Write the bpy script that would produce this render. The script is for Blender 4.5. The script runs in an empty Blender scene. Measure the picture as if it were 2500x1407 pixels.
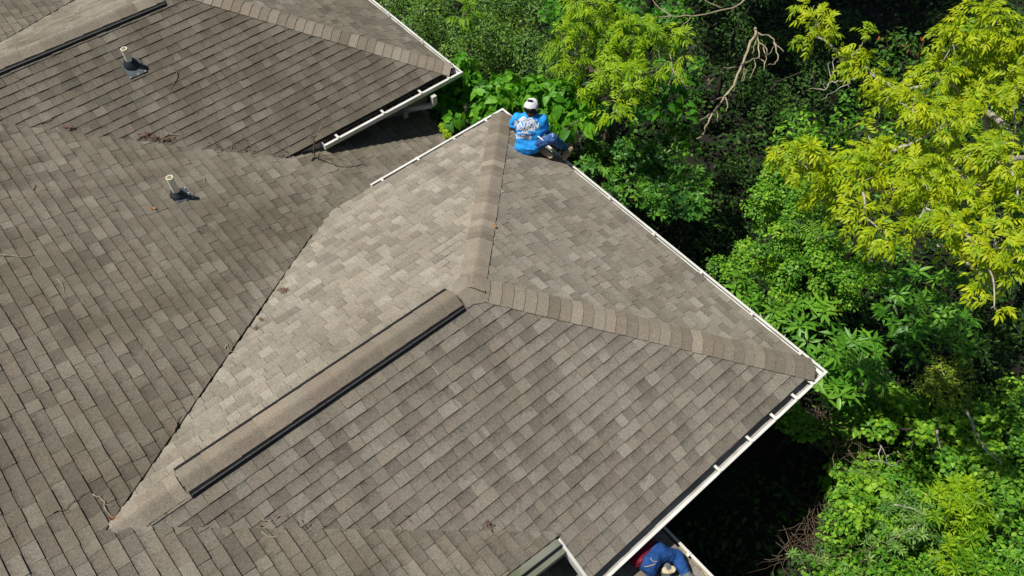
import bpy, bmesh, math, random
import numpy as np
from mathutils import Vector, Matrix, noise as mnoise
from mathutils.bvhtree import BVHTree

# ------------------------------------------------------------------ camera, sky, sun, exposure
SC = bpy.context.scene
COL = SC.collection
random.seed(7)
RNG = np.random.default_rng(11)

IW, IH, FPX = 2500.0, 1407.0, 1934.8
CAMP = np.array([-6.39379, -4.25149, 8.79281])
CR = np.array([[0.75746088, -0.65271195, 0.01483693],
               [0.52590651, 0.62345659, 0.57855356],
               [0.386879, 0.43042885, -0.81550944]])
cd = bpy.data.cameras.new("camera")
cam = bpy.data.objects.new("camera", cd)
COL.objects.link(cam)
m = Matrix.Identity(4)
for i in range(3):
    m[i][0] = CR[0][i]; m[i][1] = CR[1][i]; m[i][2] = -CR[2][i]; m[i][3] = CAMP[i]
cam.matrix_world = m
cd.sensor_width = 36.0
cd.lens = 36.0 * FPX / IW
cd.clip_start = 0.1
cd.clip_end = 2000
SC.camera = cam

SUN_DIR = Vector((-0.40, 0.34, 1.0)).normalized()     # towards the sun
wd = bpy.data.worlds.new("World")
SC.world = wd
wd.use_nodes = True
wn = wd.node_tree.nodes
wl = wd.node_tree.links
for n in list(wn): wn.remove(n)
sky = wn.new('ShaderNodeTexSky')
sky.sky_type = 'NISHITA'
sky.sun_disc = False
sky.sun_elevation = math.asin(SUN_DIR.z)
sky.sun_rotation = math.atan2(SUN_DIR.x, SUN_DIR.y)
bg = wn.new('ShaderNodeBackground')
bg.inputs['Strength'].default_value = 0.05
wo = wn.new('ShaderNodeOutputWorld')
wl.new(sky.outputs[0], bg.inputs[0]); wl.new(bg.outputs[0], wo.inputs[0])

sl = bpy.data.lights.new("sun", 'SUN')
sl.energy = 5.0
sl.angle = math.radians(0.5)
sl.color = (1.0, 0.955, 0.87)
so = bpy.data.objects.new("sun", sl)
COL.objects.link(so)
so.rotation_euler = (-SUN_DIR).to_track_quat('-Z', 'Y').to_euler()
so.location = (-10, 10, 25)
SC.view_settings.view_transform = 'Standard'
SC.view_settings.look = 'None'
SC.view_settings.exposure = 0.0
SC.view_settings.gamma = 1.0

# ------------------------------------------------------------------ measuring helpers
def ray(px, py):
    return CR.T @ np.array([(px - IW / 2) / FPX, -(py - IH / 2) / FPX, 1.0])
def atz(px, py, z):
    d = ray(px, py)
    return CAMP + d * ((z - CAMP[2]) / d[2])
def atplane(px, py, n, c, h=0.0):
    d = ray(px, py); n = np.asarray(n, float)
    t = (c - n @ CAMP) / (n @ d)
    return CAMP + d * t - h * d / np.linalg.norm(d)
def depth_of(p):
    return float(CR[2] @ (np.asarray(p) - CAMP))
def ppm(p):
    return FPX / depth_of(p)
def atdepth(px, py, dep):
    return CAMP + ray(px, py) * dep

# ------------------------------------------------------------------ object helpers
def link(name, me, mat=None, parent=None):
    o = bpy.data.objects.new(name, me)
    COL.objects.link(o)
    if mat is not None and me is not None:
        for mm in (mat if isinstance(mat, (list, tuple)) else [mat]):
            me.materials.append(mm)
    if parent is not None:
        o.parent = parent
        o.matrix_parent_inverse = parent.matrix_world.inverted()
    return o
def tag(o, label, cat, group=None, kind=None):
    if label: o['label'] = label
    if cat: o['category'] = cat
    if group: o['group'] = group
    if kind: o['kind'] = kind
    return o
def thing(name, label, cat, loc=(0, 0, 0), group=None):
    o = bpy.data.objects.new(name, None)
    COL.objects.link(o)
    o.location = [float(v) for v in loc]
    o.empty_display_size = 0.3
    bpy.context.view_layer.update()
    return tag(o, label, cat, group)
def mesh_np(name, verts, faces, smooth=False):
    me = bpy.data.meshes.new(name)
    me.from_pydata([tuple(map(float, v)) for v in verts], [], [tuple(map(int, f)) for f in faces])
    me.validate()
    if smooth:
        me.polygons.foreach_set('use_smooth', [True] * len(me.polygons))
    me.update()
    return me
class MB:
    def __init__(s): s.v = []; s.f = []
    def quad(s, *p):
        b = len(s.v); s.v += [tuple(q) for q in p]; s.f.append(tuple(range(b, b + len(p))))
    def box(s, o, a, b, c):
        o, a, b, c = [np.asarray(q, float) for q in (o, a, b, c)]
        i = len(s.v)
        s.v += [tuple(q) for q in (o, o + a, o + a + b, o + b, o + c, o + a + c, o + a + b + c, o + b + c)]
        s.f += [(i, i + 3, i + 2, i + 1), (i + 4, i + 5, i + 6, i + 7), (i, i + 1, i + 5, i + 4), (i + 1, i + 2, i + 6, i + 5),
                (i + 2, i + 3, i + 7, i + 6), (i + 3, i, i + 4, i + 7)]
    def tube(s, pts, rad, n=7, cap=True):
        pts = [np.asarray(p, float) for p in pts]
        k0 = len(s.v); ref = None
        for k, p in enumerate(pts):
            t = pts[min(k + 1, len(pts) - 1)] - pts[max(k - 1, 0)]
            t = t / (np.linalg.norm(t) + 1e-9)
            if ref is None:
                ref = np.array([0, 0, 1.0]) if abs(t[2]) < .9 else np.array([1.0, 0, 0])
            a = ref - t * (ref @ t); a /= np.linalg.norm(a) + 1e-9
            ref = a
            b = np.cross(t, a)
            r = rad[k] if hasattr(rad, '__len__') else rad
            for j in range(n):
                th = 2 * math.pi * j / n
                s.v.append(tuple(p + r * (math.cos(th) * a + math.sin(th) * b)))
        for k in range(len(pts) - 1):
            for j in range(n):
                s.f.append((k0 + k * n + j, k0 + k * n + (j + 1) % n, k0 + (k + 1) * n + (j + 1) % n, k0 + (k + 1) * n + j))
        if cap:
            s.f.append(tuple(k0 + j for j in range(n))[::-1])
            s.f.append(tuple(k0 + (len(pts) - 1) * n + j for j in range(n)))
    def sweep(s, prof, a, b, close=False):
        """prof: list of 3D offsets; swept from point a to b"""
        k = len(s.v); n = len(prof)
        for p in (a, b):
            for q in prof: s.v.append(tuple(np.asarray(p, float) + np.asarray(q, float)))
        rng = range(n if close else n - 1)
        for j in rng: s.f.append((k + j, k + (j + 1) % n, k + n + (j + 1) % n, k + n + j))
        if close:
            s.f.append(tuple(k + j for j in range(n))[::-1]); s.f.append(tuple(k + n + j for j in range(n)))
    def build(s, name, mat, parent=None, smooth=False):
        return link(name, mesh_np(name, s.v, s.f, smooth), mat, parent)

# ------------------------------------------------------------------ materials
def newmat(name):
    mt = bpy.data.materials.new(name); mt.use_nodes = True
    nt = mt.node_tree
    return mt, nt, nt.nodes['Principled BSDF'], nt.nodes['Material Output']
def plain(name, col, rough=0.6, var=0.25, scale=6.0, metallic=0.0, spec=0.4, bump=0.0, col2=None, detail=6):
    mt, nt, b, out = newmat(name)
    tc = nt.nodes.new('ShaderNodeTexCoord')
    nz = nt.nodes.new('ShaderNodeTexNoise'); nz.inputs['Scale'].default_value = scale; nz.inputs['Detail'].default_value = detail
    nt.links.new(tc.outputs['Object'], nz.inputs['Vector'])
    rp = nt.nodes.new('ShaderNodeValToRGB')
    rp.color_ramp.elements[0].position = 0.35; rp.color_ramp.elements[1].position = 0.65
    c2 = col2 if col2 else tuple(c * (1 - var) for c in col)
    rp.color_ramp.elements[0].color = (*c2, 1); rp.color_ramp.elements[1].color = (*col, 1)
    nt.links.new(nz.outputs['Fac'], rp.inputs['Fac'])
    nt.links.new(rp.outputs[0], b.inputs['Base Color'])
    b.inputs['Roughness'].default_value = rough; b.inputs['Metallic'].default_value = metallic
    b.inputs['Specular IOR Level'].default_value = spec
    if bump:
        bp = nt.nodes.new('ShaderNodeBump'); bp.inputs['Strength'].default_value = bump; bp.inputs['Distance'].default_value = .01
        nt.links.new(nz.outputs['Fac'], bp.inputs['Height']); nt.links.new(bp.outputs[0], b.inputs['Normal'])
    return mt

def shingle_mat(name, tint, dirt, dirt_amt, speck=.55):
    mt, nt, b, out = newmat(name)
    N = nt.nodes.new; L = nt.links.new
    at = N('ShaderNodeAttribute'); at.attribute_name = 'tab'
    vv = N('ShaderNodeAttribute'); vv.attribute_name = 'vv'
    tc = N('ShaderNodeTexCoord')
    def noise(scale, detail=4, rough=.6):
        n = N('ShaderNodeTexNoise'); n.inputs['Scale'].default_value = scale; n.inputs['Detail'].default_value = detail
        n.inputs['Roughness'].default_value = rough
        L(tc.outputs['Object'], n.inputs['Vector']); return n
    def mul(a, bb, fac=1.0, mode='MULTIPLY'):
        x = N('ShaderNodeMix'); x.data_type = 'RGBA'; x.blend_type = mode
        if isinstance(fac, float): x.inputs[0].default_value = fac
        else: L(fac, x.inputs[0])
        if hasattr(a, 'links'): L(a, x.inputs[6])
        else: x.inputs[6].default_value = (*a, 1)
        if hasattr(bb, 'links'): L(bb, x.inputs[7])
        else: x.inputs[7].default_value = (*bb, 1)
        return x.outputs[2]
    def mathn(op, a, bb=None):
        x = N('ShaderNodeMath'); x.operation = op
        for i, q in enumerate((a, bb)):
            if q is None: continue
            if isinstance(q, (int, float)): x.inputs[i].default_value = q
            else: L(q, x.inputs[i])
        return x.outputs[0]
    def rng(v, a0, a1, b0, b1):
        x = N('ShaderNodeMapRange'); L(v, x.inputs[0])
        for i, q in enumerate((a0, a1, b0, b1)): x.inputs[i + 1].default_value = q
        return x.outputs[0]
    col = mul(at.outputs['Color'], tint)
    # printed shadow band of dark granules at the head of some tabs
    ragged = noise(26, 3)
    band = mathn('ADD', vv.outputs['Fac'], rng(ragged.outputs['Fac'], .3, .7, -.32, .32))
    band = mathn('MULTIPLY', rng(band, .45, .98, 0, 1), at.outputs['Alpha'])
    col = mul(col, (.50, .50, .53), band)
    # weathering: big soft blotches of grime
    bl = noise(.55, 5, .62)
    col = mul(col, dirt, mathn('MULTIPLY', rng(bl.outputs['Fac'], .40, .68, 0, 1), dirt_amt))
    sv = N('ShaderNodeAttribute'); sv.attribute_name = 'suv'
    mp = N('ShaderNodeMapping'); mp.inputs['Scale'].default_value = (2.6, .22, 1); L(sv.outputs['Vector'], mp.inputs['Vector'])
    stn = N('ShaderNodeTexNoise'); stn.inputs['Scale'].default_value = 1.0; stn.inputs['Detail'].default_value = 5; L(mp.outputs[0], stn.inputs['Vector'])
    col = mul(col, (.70, .69, .66), mathn('MULTIPLY', rng(stn.outputs['Fac'], .45, .72, 0, 1), .75))
    # mineral granules
    g1 = noise(95, 2, .7); g2 = noise(38, 4, .75)
    gr = mathn('ADD', rng(g1.outputs['Fac'], .25, .75, -speck * .8, speck * .8), rng(g2.outputs['Fac'], .3, .7, -speck * .34, speck * .34))
    gr = mathn('ADD', 1.0, gr)
    cc = N('ShaderNodeCombineColor')
    for i in range(3): L(gr, cc.inputs[i])
    col = mul(col, cc.outputs[0])
    L(col, b.inputs['Base Color'])
    b.inputs['Roughness'].default_value = .92
    b.inputs['Specular IOR Level'].default_value = .25
    bp = N('ShaderNodeBump'); bp.inputs['Strength'].default_value = .5; bp.inputs['Distance'].default_value = .004
    L(g1.outputs['Fac'], bp.inputs['Height']); L(bp.outputs[0], b.inputs['Normal'])
    return mt

def leaf_mat(name, cols, rough=.45, spec=.4, trans=.35, tcol=None):
    """cols: list of (pos, rgb) along each leaf's own tint"""
    mt, nt, b, out = newmat(name)
    N = nt.nodes.new; L = nt.links.new
    at = N('ShaderNodeAttribute'); at.attribute_name = 'tint'
    rp = N('ShaderNodeValToRGB')
    e = rp.color_ramp.elements
    while len(e) < len(cols): e.new(.5)
    for i, (p, c) in enumerate(cols):
        e[i].position = p; e[i].color = (*c, 1)
    L(at.outputs['Fac'], rp.inputs[0])
    tc = N('ShaderNodeTexCoord')
    nz = N('ShaderNodeTexNoise'); nz.inputs['Scale'].default_value = 22; nz.inputs['Detail'].default_value = 3
    L(tc.outputs['Object'], nz.inputs['Vector'])
    mr = N('ShaderNodeMapRange'); L(nz.outputs['Fac'], mr.inputs[0])
    mr.inputs[1].default_value = .3; mr.inputs[2].default_value = .7; mr.inputs[3].default_value = .72; mr.inputs[4].default_value = 1.22
    cc = N('ShaderNodeCombineColor')
    for i in range(3): L(mr.outputs[0], cc.inputs[i])
    mx = N('ShaderNodeMix'); mx.data_type = 'RGBA'; mx.blend_type = 'MULTIPLY'; mx.inputs[0].default_value = 1
    L(rp.outputs[0], mx.inputs[6]); L(cc.outputs[0], mx.inputs[7])
    L(mx.outputs[2], b.inputs['Base Color'])
    b.inputs['Roughness'].default_value = rough; b.inputs['Specular IOR Level'].default_value = spec
    tr = N('ShaderNodeBsdfTranslucent')
    t2 = N('ShaderNodeMix'); t2.data_type = 'RGBA'; t2.blend_type = 'MULTIPLY'; t2.inputs[0].default_value = 1
    L(mx.outputs[2], t2.inputs[6]); t2.inputs[7].default_value = (*(tcol or (1.3, 1.25, .5)), 1)
    L(t2.outputs[2], tr.inputs[0])
    ms = N('ShaderNodeMixShader'); ms.inputs[0].default_value = trans
    L(b.outputs[0], ms.inputs[1]); L(tr.outputs[0], ms.inputs[2]); L(ms.outputs[0], out.inputs[0])
    return mt

M = {}
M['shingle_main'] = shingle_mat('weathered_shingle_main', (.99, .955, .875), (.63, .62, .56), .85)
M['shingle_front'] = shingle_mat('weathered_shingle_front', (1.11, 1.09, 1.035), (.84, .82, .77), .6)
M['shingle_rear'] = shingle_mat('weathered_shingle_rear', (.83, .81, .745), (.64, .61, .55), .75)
M['cap'] = shingle_mat('cap_shingle', (1.36, 1.31, 1.20), (.82, .80, .75), .5, .5)
M['deck'] = plain('roof_deck', (.03, .027, .022), .9)
M['white'] = plain('white_aluminium', (.76, .76, .73), .45, .10, 3.0, spec=.4, col2=(.62, .61, .56))
M['gutter_in'] = plain('weathered_gutter_inside', (.44, .44, .42), .6, .45, 5.0, col2=(.30, .29, .26))
M['gutter_dirty'] = plain('dirty_gutter_inside', (.50, .45, .33), .7, .6, 7.0, col2=(.19, .13, .07))
M['fascia'] = plain('fascia_paint', (.62, .61, .56), .6, .25, 4.0)
M['oldboard'] = plain('mossy_board', (.22, .225, .185), .8, .4, 2.6, col2=(.12, .135, .065), detail=8)
M['wall'] = plain('painted_wall', (.42, .39, .33), .8, .15, 2.0)
M['black'] = plain('black_vent_mesh', (.012, .012, .013), .6, .5, 60)
M['grey_vent'] = plain('grey_vent_plastic', (.09, .095, .10), .5, .6, 120, col2=(.015, .015, .016))
M['pvc'] = plain('aged_cream_plastic', (.93, .88, .70), .4, .06, 9, spec=.5)
M['rubber'] = plain('dark_rubber', (.022, .028, .034), .45, .4, 14)
M['lead'] = plain('slate_flashing', (.085, .105, .125), .6, .4, 12, spec=.3)
M['twig'] = plain('weathered_twig', (.23, .185, .13), .9, .5, 30)
M['twig_pale'] = plain('pale_twig', (.42, .36, .26), .9, .4, 30)
M['debris'] = plain('rusty_leaf_litter', (.19, .10, .06), .9, .5, 40)
M['orange_leaf'] = plain('orange_leaf', (.55, .22, .06), .8, .3, 40)
M['dirt'] = plain('gutter_dirt', (.05, .036, .022), .95, .6, 25)
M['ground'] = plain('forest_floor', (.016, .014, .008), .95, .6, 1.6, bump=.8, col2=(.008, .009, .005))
M['bark'] = plain('grey_bark', (.16, .135, .10), .9, .5, 12, bump=.6)
M['palebark'] = plain('pale_bark', (.50, .46, .38), .85, .4, 10, bump=.4)
M['darkbark'] = plain('dark_bark', (.05, .042, .032), .9, .5, 12)
M['deadwood'] = plain('dead_wood', (.46, .37, .25), .85, .35, 8)
M['drybrush'] = plain('dry_brush', (.17, .12, .08), .9, .4, 20)

# ------------------------------------------------------------------ roof geometry
EXPO = 0.1432
PB = 0.425                     # pitch of both wings
C0, PC = -0.990, 0.312         # main slope: z = C0 - PC x
def zC(x): return C0 - PC * x
def clip_half(poly, a, b, c):  # keep a*u+b*v<=c
    out = []
    n = len(poly)
    for i in range(n):
        p, q = poly[i], poly[(i + 1) % n]
        dp, dq = a * p[0] + b * p[1] - c, a * q[0] + b * q[1] - c
        if dp <= 0: out.append(p)
        if (dp < 0 < dq) or (dq < 0 < dp):
            t = dp / (dp - dq); out.append((p[0] + t * (q[0] - p[0]), p[1] + t * (q[1] - p[1])))
    return out
def halves(poly):              # convex ccw polygon -> half planes
    ar = sum(poly[i][0] * poly[(i + 1) % len(poly)][1] - poly[(i + 1) % len(poly)][0] * poly[i][1] for i in range(len(poly)))
    if ar < 0: poly = poly[::-1]
    hs = []
    for i in range(len(poly)):
        p, q = poly[i], poly[(i + 1) % len(poly)]
        a, b = q[1] - p[1], -(q[0] - p[0]); l = math.hypot(a, b) or 1
        hs.append((a / l, b / l, (a * p[0] + b * p[1]) / l))
    return hs
def clip_to(poly, hs):
    for h in hs:
        poly = clip_half(poly, *h)
        if len(poly) < 3: return []
    return poly
def subtract(polys, hs):
    out = []
    for poly in polys:
        rest = poly
        for (a, b, c) in hs:
            o = clip_half(rest, -a, -b, -c)
            if len(o) >= 3: out.append(o)
            rest = clip_half(rest, a, b, c)
            if len(rest) < 3: break
    return out
PALETTE = [(.208, .193, .167), (.190, .175, .150), (.172, .157, .134), (.200, .187, .163), (.182, .164, .140),
           (.192, .171, .147), (.162, .149, .129), (.220, .205, .180), (.180, .168, .144)]
def shingle_face(name, O, U, V, corners, mat, parent, seed, cut=(), thick=(.009, .014), palette=PALETTE, wide=(.11, .22), gap=.004, phase=0.0, band=.9, gain=1.0):
    """courses of laminated tabs, each a wedge of its own, clipped to the outline of the slope"""
    rg = random.Random(seed)
    O, U, V = [np.asarray(q, float) for q in (O, U, V)]
    Nn = np.cross(U, V)
    if Nn[2] < 0: Nn = -Nn
    uv = lambda p: (float((np.asarray(p) - O) @ U), float((np.asarray(p) - O) @ V))
    poly = [uv(p) for p in corners]
    hs = halves(poly)
    cuts = [halves([uv(p) for p in c]) for c in cut]
    u0, u1 = min(p[0] for p in poly), max(p[0] for p in poly)
    v0, v1 = min(p[1] for p in poly), max(p[1] for p in poly)
    vs, fs, cols, vvs, uvl = [], [], [], [], []
    def wave(u, v): return .010 * mnoise.noise(Vector((u * .6 + seed, v * .6, 3.1))) + .003 * mnoise.noise(Vector((u * 2.3, v * 2.3 + seed, 7.7)))
    def P3(u, v, h): return O + U * u + V * v + Nn * (h + wave(u, v))
    flip = float(np.cross(U, V) @ Nn) < 0
    def add(pts, col, vv):
        b = len(vs); vs.extend(pts)
        idx = list(range(b, b + len(pts)))
        if flip: idx = idx[::-1]; vv = vv[::-1]
        fs.append(idx); cols.append(col); vvs.extend(vv)
        cc_ = [(float((np.asarray(q) - O) @ U) + seed, float((np.asarray(q) - O) @ V), seed * .37) for q in pts]
        uvl.extend(cc_[::-1] if flip else cc_)
    k0 = math.floor((v0 - phase) / EXPO) - 1
    k = k0
    while phase + k * EXPO < v1:
        vb = phase + k * EXPO
        u = u0 - rg.random() * .3
        prev_hi = False
        while u < u1:
            w = rg.uniform(*wide)
            if rg.random() < .12: w *= 1.5
            hi = (not prev_hi) if rg.random() < .75 else prev_hi
            prev_hi = hi
            t = (thick[1] if hi else thick[0]) * rg.uniform(.85, 1.2)
            jit = rg.uniform(-.0035, .0035) + .006 * mnoise.noise(Vector((u * .9, k * 1.7, seed))) + .014 * mnoise.noise(Vector((u * .28, k * .16, seed + 5)))
            g = gap * rg.choice((.3, .6, 1, 1, 1.3))
            va, vt = vb + jit, vb + EXPO + .010
            cell = [(u + g, va), (u + w, va), (u + w, vt), (u + g, vt)]
            pieces = [clip_to(cell, hs)]
            for ch in cuts: pieces = subtract([p for p in pieces if len(p) >= 3], ch)
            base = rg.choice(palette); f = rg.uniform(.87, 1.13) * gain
            if hi: f *= 1.04
            al = band * rg.uniform(.25, 1.0) if (not hi or rg.random() < .6) else band * .1
            col = (base[0] * f, base[1] * f, base[2] * f, al)
            for pc in pieces:
                if len(pc) < 3: continue
                hh = lambda v: max(.0006, t * (1 - (v - va) / (vt - va)) + .0006)
                vvf = lambda v: min(1, max(0, (v - va) / EXPO))
                add([P3(a, b, hh(b)) for a, b in pc], col, [vvf(b) for a, b in pc])
                n = len(pc)
                for i in range(n):
                    p, q = pc[i], pc[(i + 1) % n]
                    onlow = abs(p[1] - va) < 1e-6 and abs(q[1] - va) < 1e-6
                    side = abs(p[0] - q[0]) < 1e-6
                    edge = not (onlow or side) and not (abs(p[1] - vt) < 1e-6 and abs(q[1] - vt) < 1e-6)
                    if onlow or side or edge:
                        add([P3(q[0], q[1], hh(q[1])), P3(p[0], p[1], hh(p[1])), P3(p[0], p[1], -.005), P3(q[0], q[1], -.005)],
                            (col[0] * .8, col[1] * .8, col[2] * .8, 0), [0, 0, 0, 0])
            u += w
        k += 1
    # the boarded deck under the tabs
    me = mesh_np(name, vs, fs)
    return me, cols, vvs, uvl
def join_faces(name, parts, mat, parent, decks):
    V_, F_, Cc, VV, UU = [], [], [], [], []
    MI = []
    for me, cols, vvs, uvl in parts:
        b = len(V_)
        n = len(me.vertices); co = np.empty(n * 3); me.vertices.foreach_get('co', co)
        V_.extend(co.reshape(-1, 3).tolist())
        for p in me.polygons: F_.append([b + i for i in p.vertices])
        Cc.extend(cols); VV.extend(vvs); UU.extend(uvl); MI.extend([0] * len(cols))
        bpy.data.meshes.remove(me)
    nl = sum(len(f) for f in F_)
    for q, thickn in decks:
        b = len(V_); n = len(q)
        V_.extend([tuple(np.asarray(p) - [0, 0, .004]) for p in q]); V_.extend([tuple(np.asarray(p) - [0, 0, thickn]) for p in q])
        a = sum(q[i][0] * q[(i + 1) % n][1] - q[(i + 1) % n][0] * q[i][1] for i in range(n))
        top = list(range(b, b + n)); bot = list(range(b + n, b + 2 * n))
        F_.append(top if a > 0 else top[::-1]); F_.append(bot[::-1] if a > 0 else bot)
        for i in range(n): F_.append([b + i, b + (i + 1) % n, b + n + (i + 1) % n, b + n + i])
        MI.extend([1] * (n + 2)); Cc.extend([(.05, .05, .05, 0)] * (n + 2))
    me = bpy.data.meshes.new(name)
    me.from_pydata(V_, [], F_)
    ca = me.attributes.new('tab', 'FLOAT_COLOR', 'FACE'); ca.data.foreach_set('color', np.array(Cc, np.float32).ravel())
    va = me.attributes.new('vv', 'FLOAT', 'CORNER')
    arr = np.zeros(len(me.loops), np.float32); arr[:len(VV)] = VV
    va.data.foreach_set('value', arr)
    ua = me.attributes.new('suv', 'FLOAT_VECTOR', 'CORNER'); ar2 = np.zeros((len(me.loops), 3), np.float32); ar2[:len(UU)] = UU; ua.data.foreach_set('vector', ar2.ravel())
    me.polygons.foreach_set('material_index', MI)
    me.update()
    return link(name, me, [mat, M['deck']], parent)

def wing(cx, cy, half, mat, seed, house, cut_edge, xr, sun_gains=(1, 1, 1)):
    """hip-ended wing, ridge along x at y=cy, hip end at x=cx; returns the roof object and its key points"""
    e = half - .12
    ze = PB * .12
    H = PB * half
    ap = np.array([cx - half, cy, H])
    cW, cE = np.array([cx - .12, cy + e, ze]), np.array([cx - .12, cy - e, ze])
    xt = (C0 - H) / PC                                     # where the ridge dies into the main slope
    xe = (C0 - ze) / PC
    tip = np.array([xt, cy, H])
    vL = np.array([xe, cy + e, ze]); vF = np.array([xe, cy - e, ze])
    c = 1 / math.sqrt(1 + PB * PB); s = PB * c
    ov = np.array([-.10, 0, 0])
    parts = []
    L = [vL + ov, cW, ap, tip + ov]
    parts.append(shingle_face('l', cW, (-1, 0, 0), (0, -c, s), L, mat, None, seed + 1, gain=sun_gains[0], band=.5))
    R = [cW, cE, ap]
    parts.append(shingle_face('r', cE, (0, 1, 0), (-c, 0, s), R, mat, None, seed + 2, gain=sun_gains[1], band=.6))
    if xr is None:
        F = [cE, ap, tip + ov, vF + ov]
    else:                                                  # the front slope ends in a cut rake edge
        yv = cut_edge; zv = PB * (half - abs(yv - cy)); xv = (C0 - zv) / PC
        F = [cE, ap, tip + ov, np.array([xv, yv, zv]) + ov, np.array([xr, yv, zv]), np.array([xr, cy - e, ze])]
    if xr is None:
        parts.append(shingle_face('f', cE, (1, 0, 0), (0, c, s), F, mat, None, seed + 3, gain=sun_gains[2], thick=(.008, .013)))
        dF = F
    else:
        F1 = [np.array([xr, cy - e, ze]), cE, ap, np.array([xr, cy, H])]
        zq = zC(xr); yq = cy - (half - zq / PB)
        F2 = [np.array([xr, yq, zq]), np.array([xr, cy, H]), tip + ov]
        parts.append(shingle_face('f', cE, (1, 0, 0), (0, c, s), F1, mat, None, seed + 3, gain=sun_gains[2], thick=(.008, .0125)))
        parts.append(shingle_face('f', cE, (1, 0, 0), (0, c, s), F2, mat, None, seed + 5, gain=sun_gains[2], thick=(.008, .0125)))
        dF = F1
    decks = [(L, .05), (R, .05), (dF, .05)]
    if xr is not None: decks.append((F2, .05))
    roof = join_faces('hip_roof', parts, mat, house, decks)
    return roof, dict(ap=ap, cW=cW, cE=cE, tip=tip, vL=vL, vF=vF, H=H, c=c, s=s, half=half, cx=cx, cy=cy)

def cap_run(name, a, b, n1, n2, mat, parent, half=.17, seed=3, lift=.012, crest=.03, step=EXPO):
    """overlapping bent cap shingles from the low end a to the high end b; n1,n2 are the outward down-slope directions"""
    rg = random.Random(seed)
    a, b = np.asarray(a, float), np.asarray(b, float)
    d = b - a; Ln = np.linalg.norm(d); d /= Ln
    n1 = np.asarray(n1, float); n2 = np.asarray(n2, float)
    up = -(n1 + n2); up /= np.linalg.norm(up)
    if up[2] < 0: up = -up
    V_, F_, cols, vv = [], [], [], []
    k = 0
    t = 0.0
    while t < Ln:
        L1 = min(t + step + .02, Ln)
        jit = rg.uniform(-.006, .006)
        ww = half * rg.uniform(.985, 1.015)
        base = rg.choice(PALETTE); f = rg.uniform(.80, 1.16)
        col = (base[0] * f * 1.03, base[1] * f, base[2] * f, .25 * rg.random())
        rows = []
        for (q, h) in ((t, lift + .010), (L1, lift + .001)):
            row = []
            for sgn, nn in ((1, n1), (0, None), (2, n2)):
                pass
            for w, nn in ((1.0, n1), (.6, n1), (.3, n1), (.1, n1), (0, None), (.1, n2), (.3, n2), (.6, n2), (1.0, n2)):
                o = np.zeros(3) if nn is None else nn * (w * ww)
                cr = crest * (1 - w) ** 2 * .55 - crest * .35 * math.exp(-(w / .12) ** 2)
                row.append(a + d * (q + jit) + o + up * (h + max(cr, 0)))
            rows.append(row)
        low = [p - up * .02 for p in rows[0]]
        bs = len(V_)
        V_ += low + rows[0] + rows[1] + rows[0]
        n = len(low)
        for i in range(n - 1):
            F_.append((bs + n + i, bs + n + i + 1, bs + 2 * n + i + 1, bs + 2 * n + i)); cols.append(col); vv += [0, 0, 1, 1]
            F_.append((bs + i, bs + i + 1, bs + 3 * n + i + 1, bs + 3 * n + i)); cols.append((col[0] * .8, col[1] * .8, col[2] * .8, 0)); vv += [0, 0, 0, 0]
        for i in (0, n - 1):   # long side edges, down to the slope
            p0, p1 = rows[0][i], rows[1][i]
            bb = len(V_); V_ += [p0, p1, p1 - up * .03, p0 - up * .03]
            F_.append((bb, bb + 1, bb + 2, bb + 3)); cols.append((col[0] * .8, col[1] * .8, col[2] * .8, 0)); vv += [0, 0, 0, 0]
        t += step; k += 1
    me = bpy.data.meshes.new(name)
    me.from_pydata([tuple(map(float, p)) for p in V_], [], F_)
    ca = me.attributes.new('tab', 'FLOAT_COLOR', 'FACE'); ca.data.foreach_set('color', np.array(cols, np.float32).ravel())
    va = me.attributes.new('vv', 'FLOAT', 'CORNER'); va.data.foreach_set('value', np.array(vv, np.float32))
    me.polygons.foreach_set('use_smooth', [True] * len(me.polygons))
    me.update()
    return link(name, me, mat, parent)

house = thing('house', 'low brown-shingled house with hipped wings, white gutters and roof vents', 'house', (-4, 2, -3.6))
# main slope ------------------------------------------------------------------
cC = 1 / math.sqrt(1 + PC * PC); sC = PC * cC
XE, YR = -0.576, -2.57
def pC(x, y): return np.array([x, y, zC(x)])
BH, AH, AY, AX = 3.2, 3.105, 7.408, 0.058
def wing_cut(cx, cy, half, dL, dF):
    y = half - .45
    z = PB * .45
    xa = (C0 - z) / PC; xt = (C0 - PB * half) / PC
    k = (xa - xt) / y      # plan slope of the valley
    dx = lambda d: d * math.hypot(1, k)
    return [[pC(xt - dx(dL), cy + .0), pC(xa - dx(dL), cy + y), pC(2, cy + y), pC(2, cy)],
            [pC(xt - dx(dF), cy), pC(2, cy), pC(2, cy - y), pC(xa - dx(dF), cy - y)]]
mainpoly = [pC(-11.5, YR), pC(XE, YR), pC(XE, 13.5), pC(-11.5, 13.5)]
cuts = wing_cut(0, 0, BH, .045, .0) + wing_cut(AX, AY, AH, .03, .0)
cuts.append([pC(-4.09, YR - 1), pC(2, YR - 1), pC(2, -2.0), pC(-4.09, -2.0)])
pm = shingle_face('m', pC(XE, 0), (0, 1, 0), (-cC, 0, sC), mainpoly, None, None, 41, cut=cuts, wide=(.13, .25), thick=(.013, .018))
deckm = [[pC(-11.5, YR + .01), pC(-4.22, YR + .01), pC(-4.22, 13.5), pC(-11.5, 13.5)], [pC(-4.22, -2.0), pC(XE - .01, -2.0), pC(XE - .01, 13.5), pC(-4.22, 13.5)]]
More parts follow.
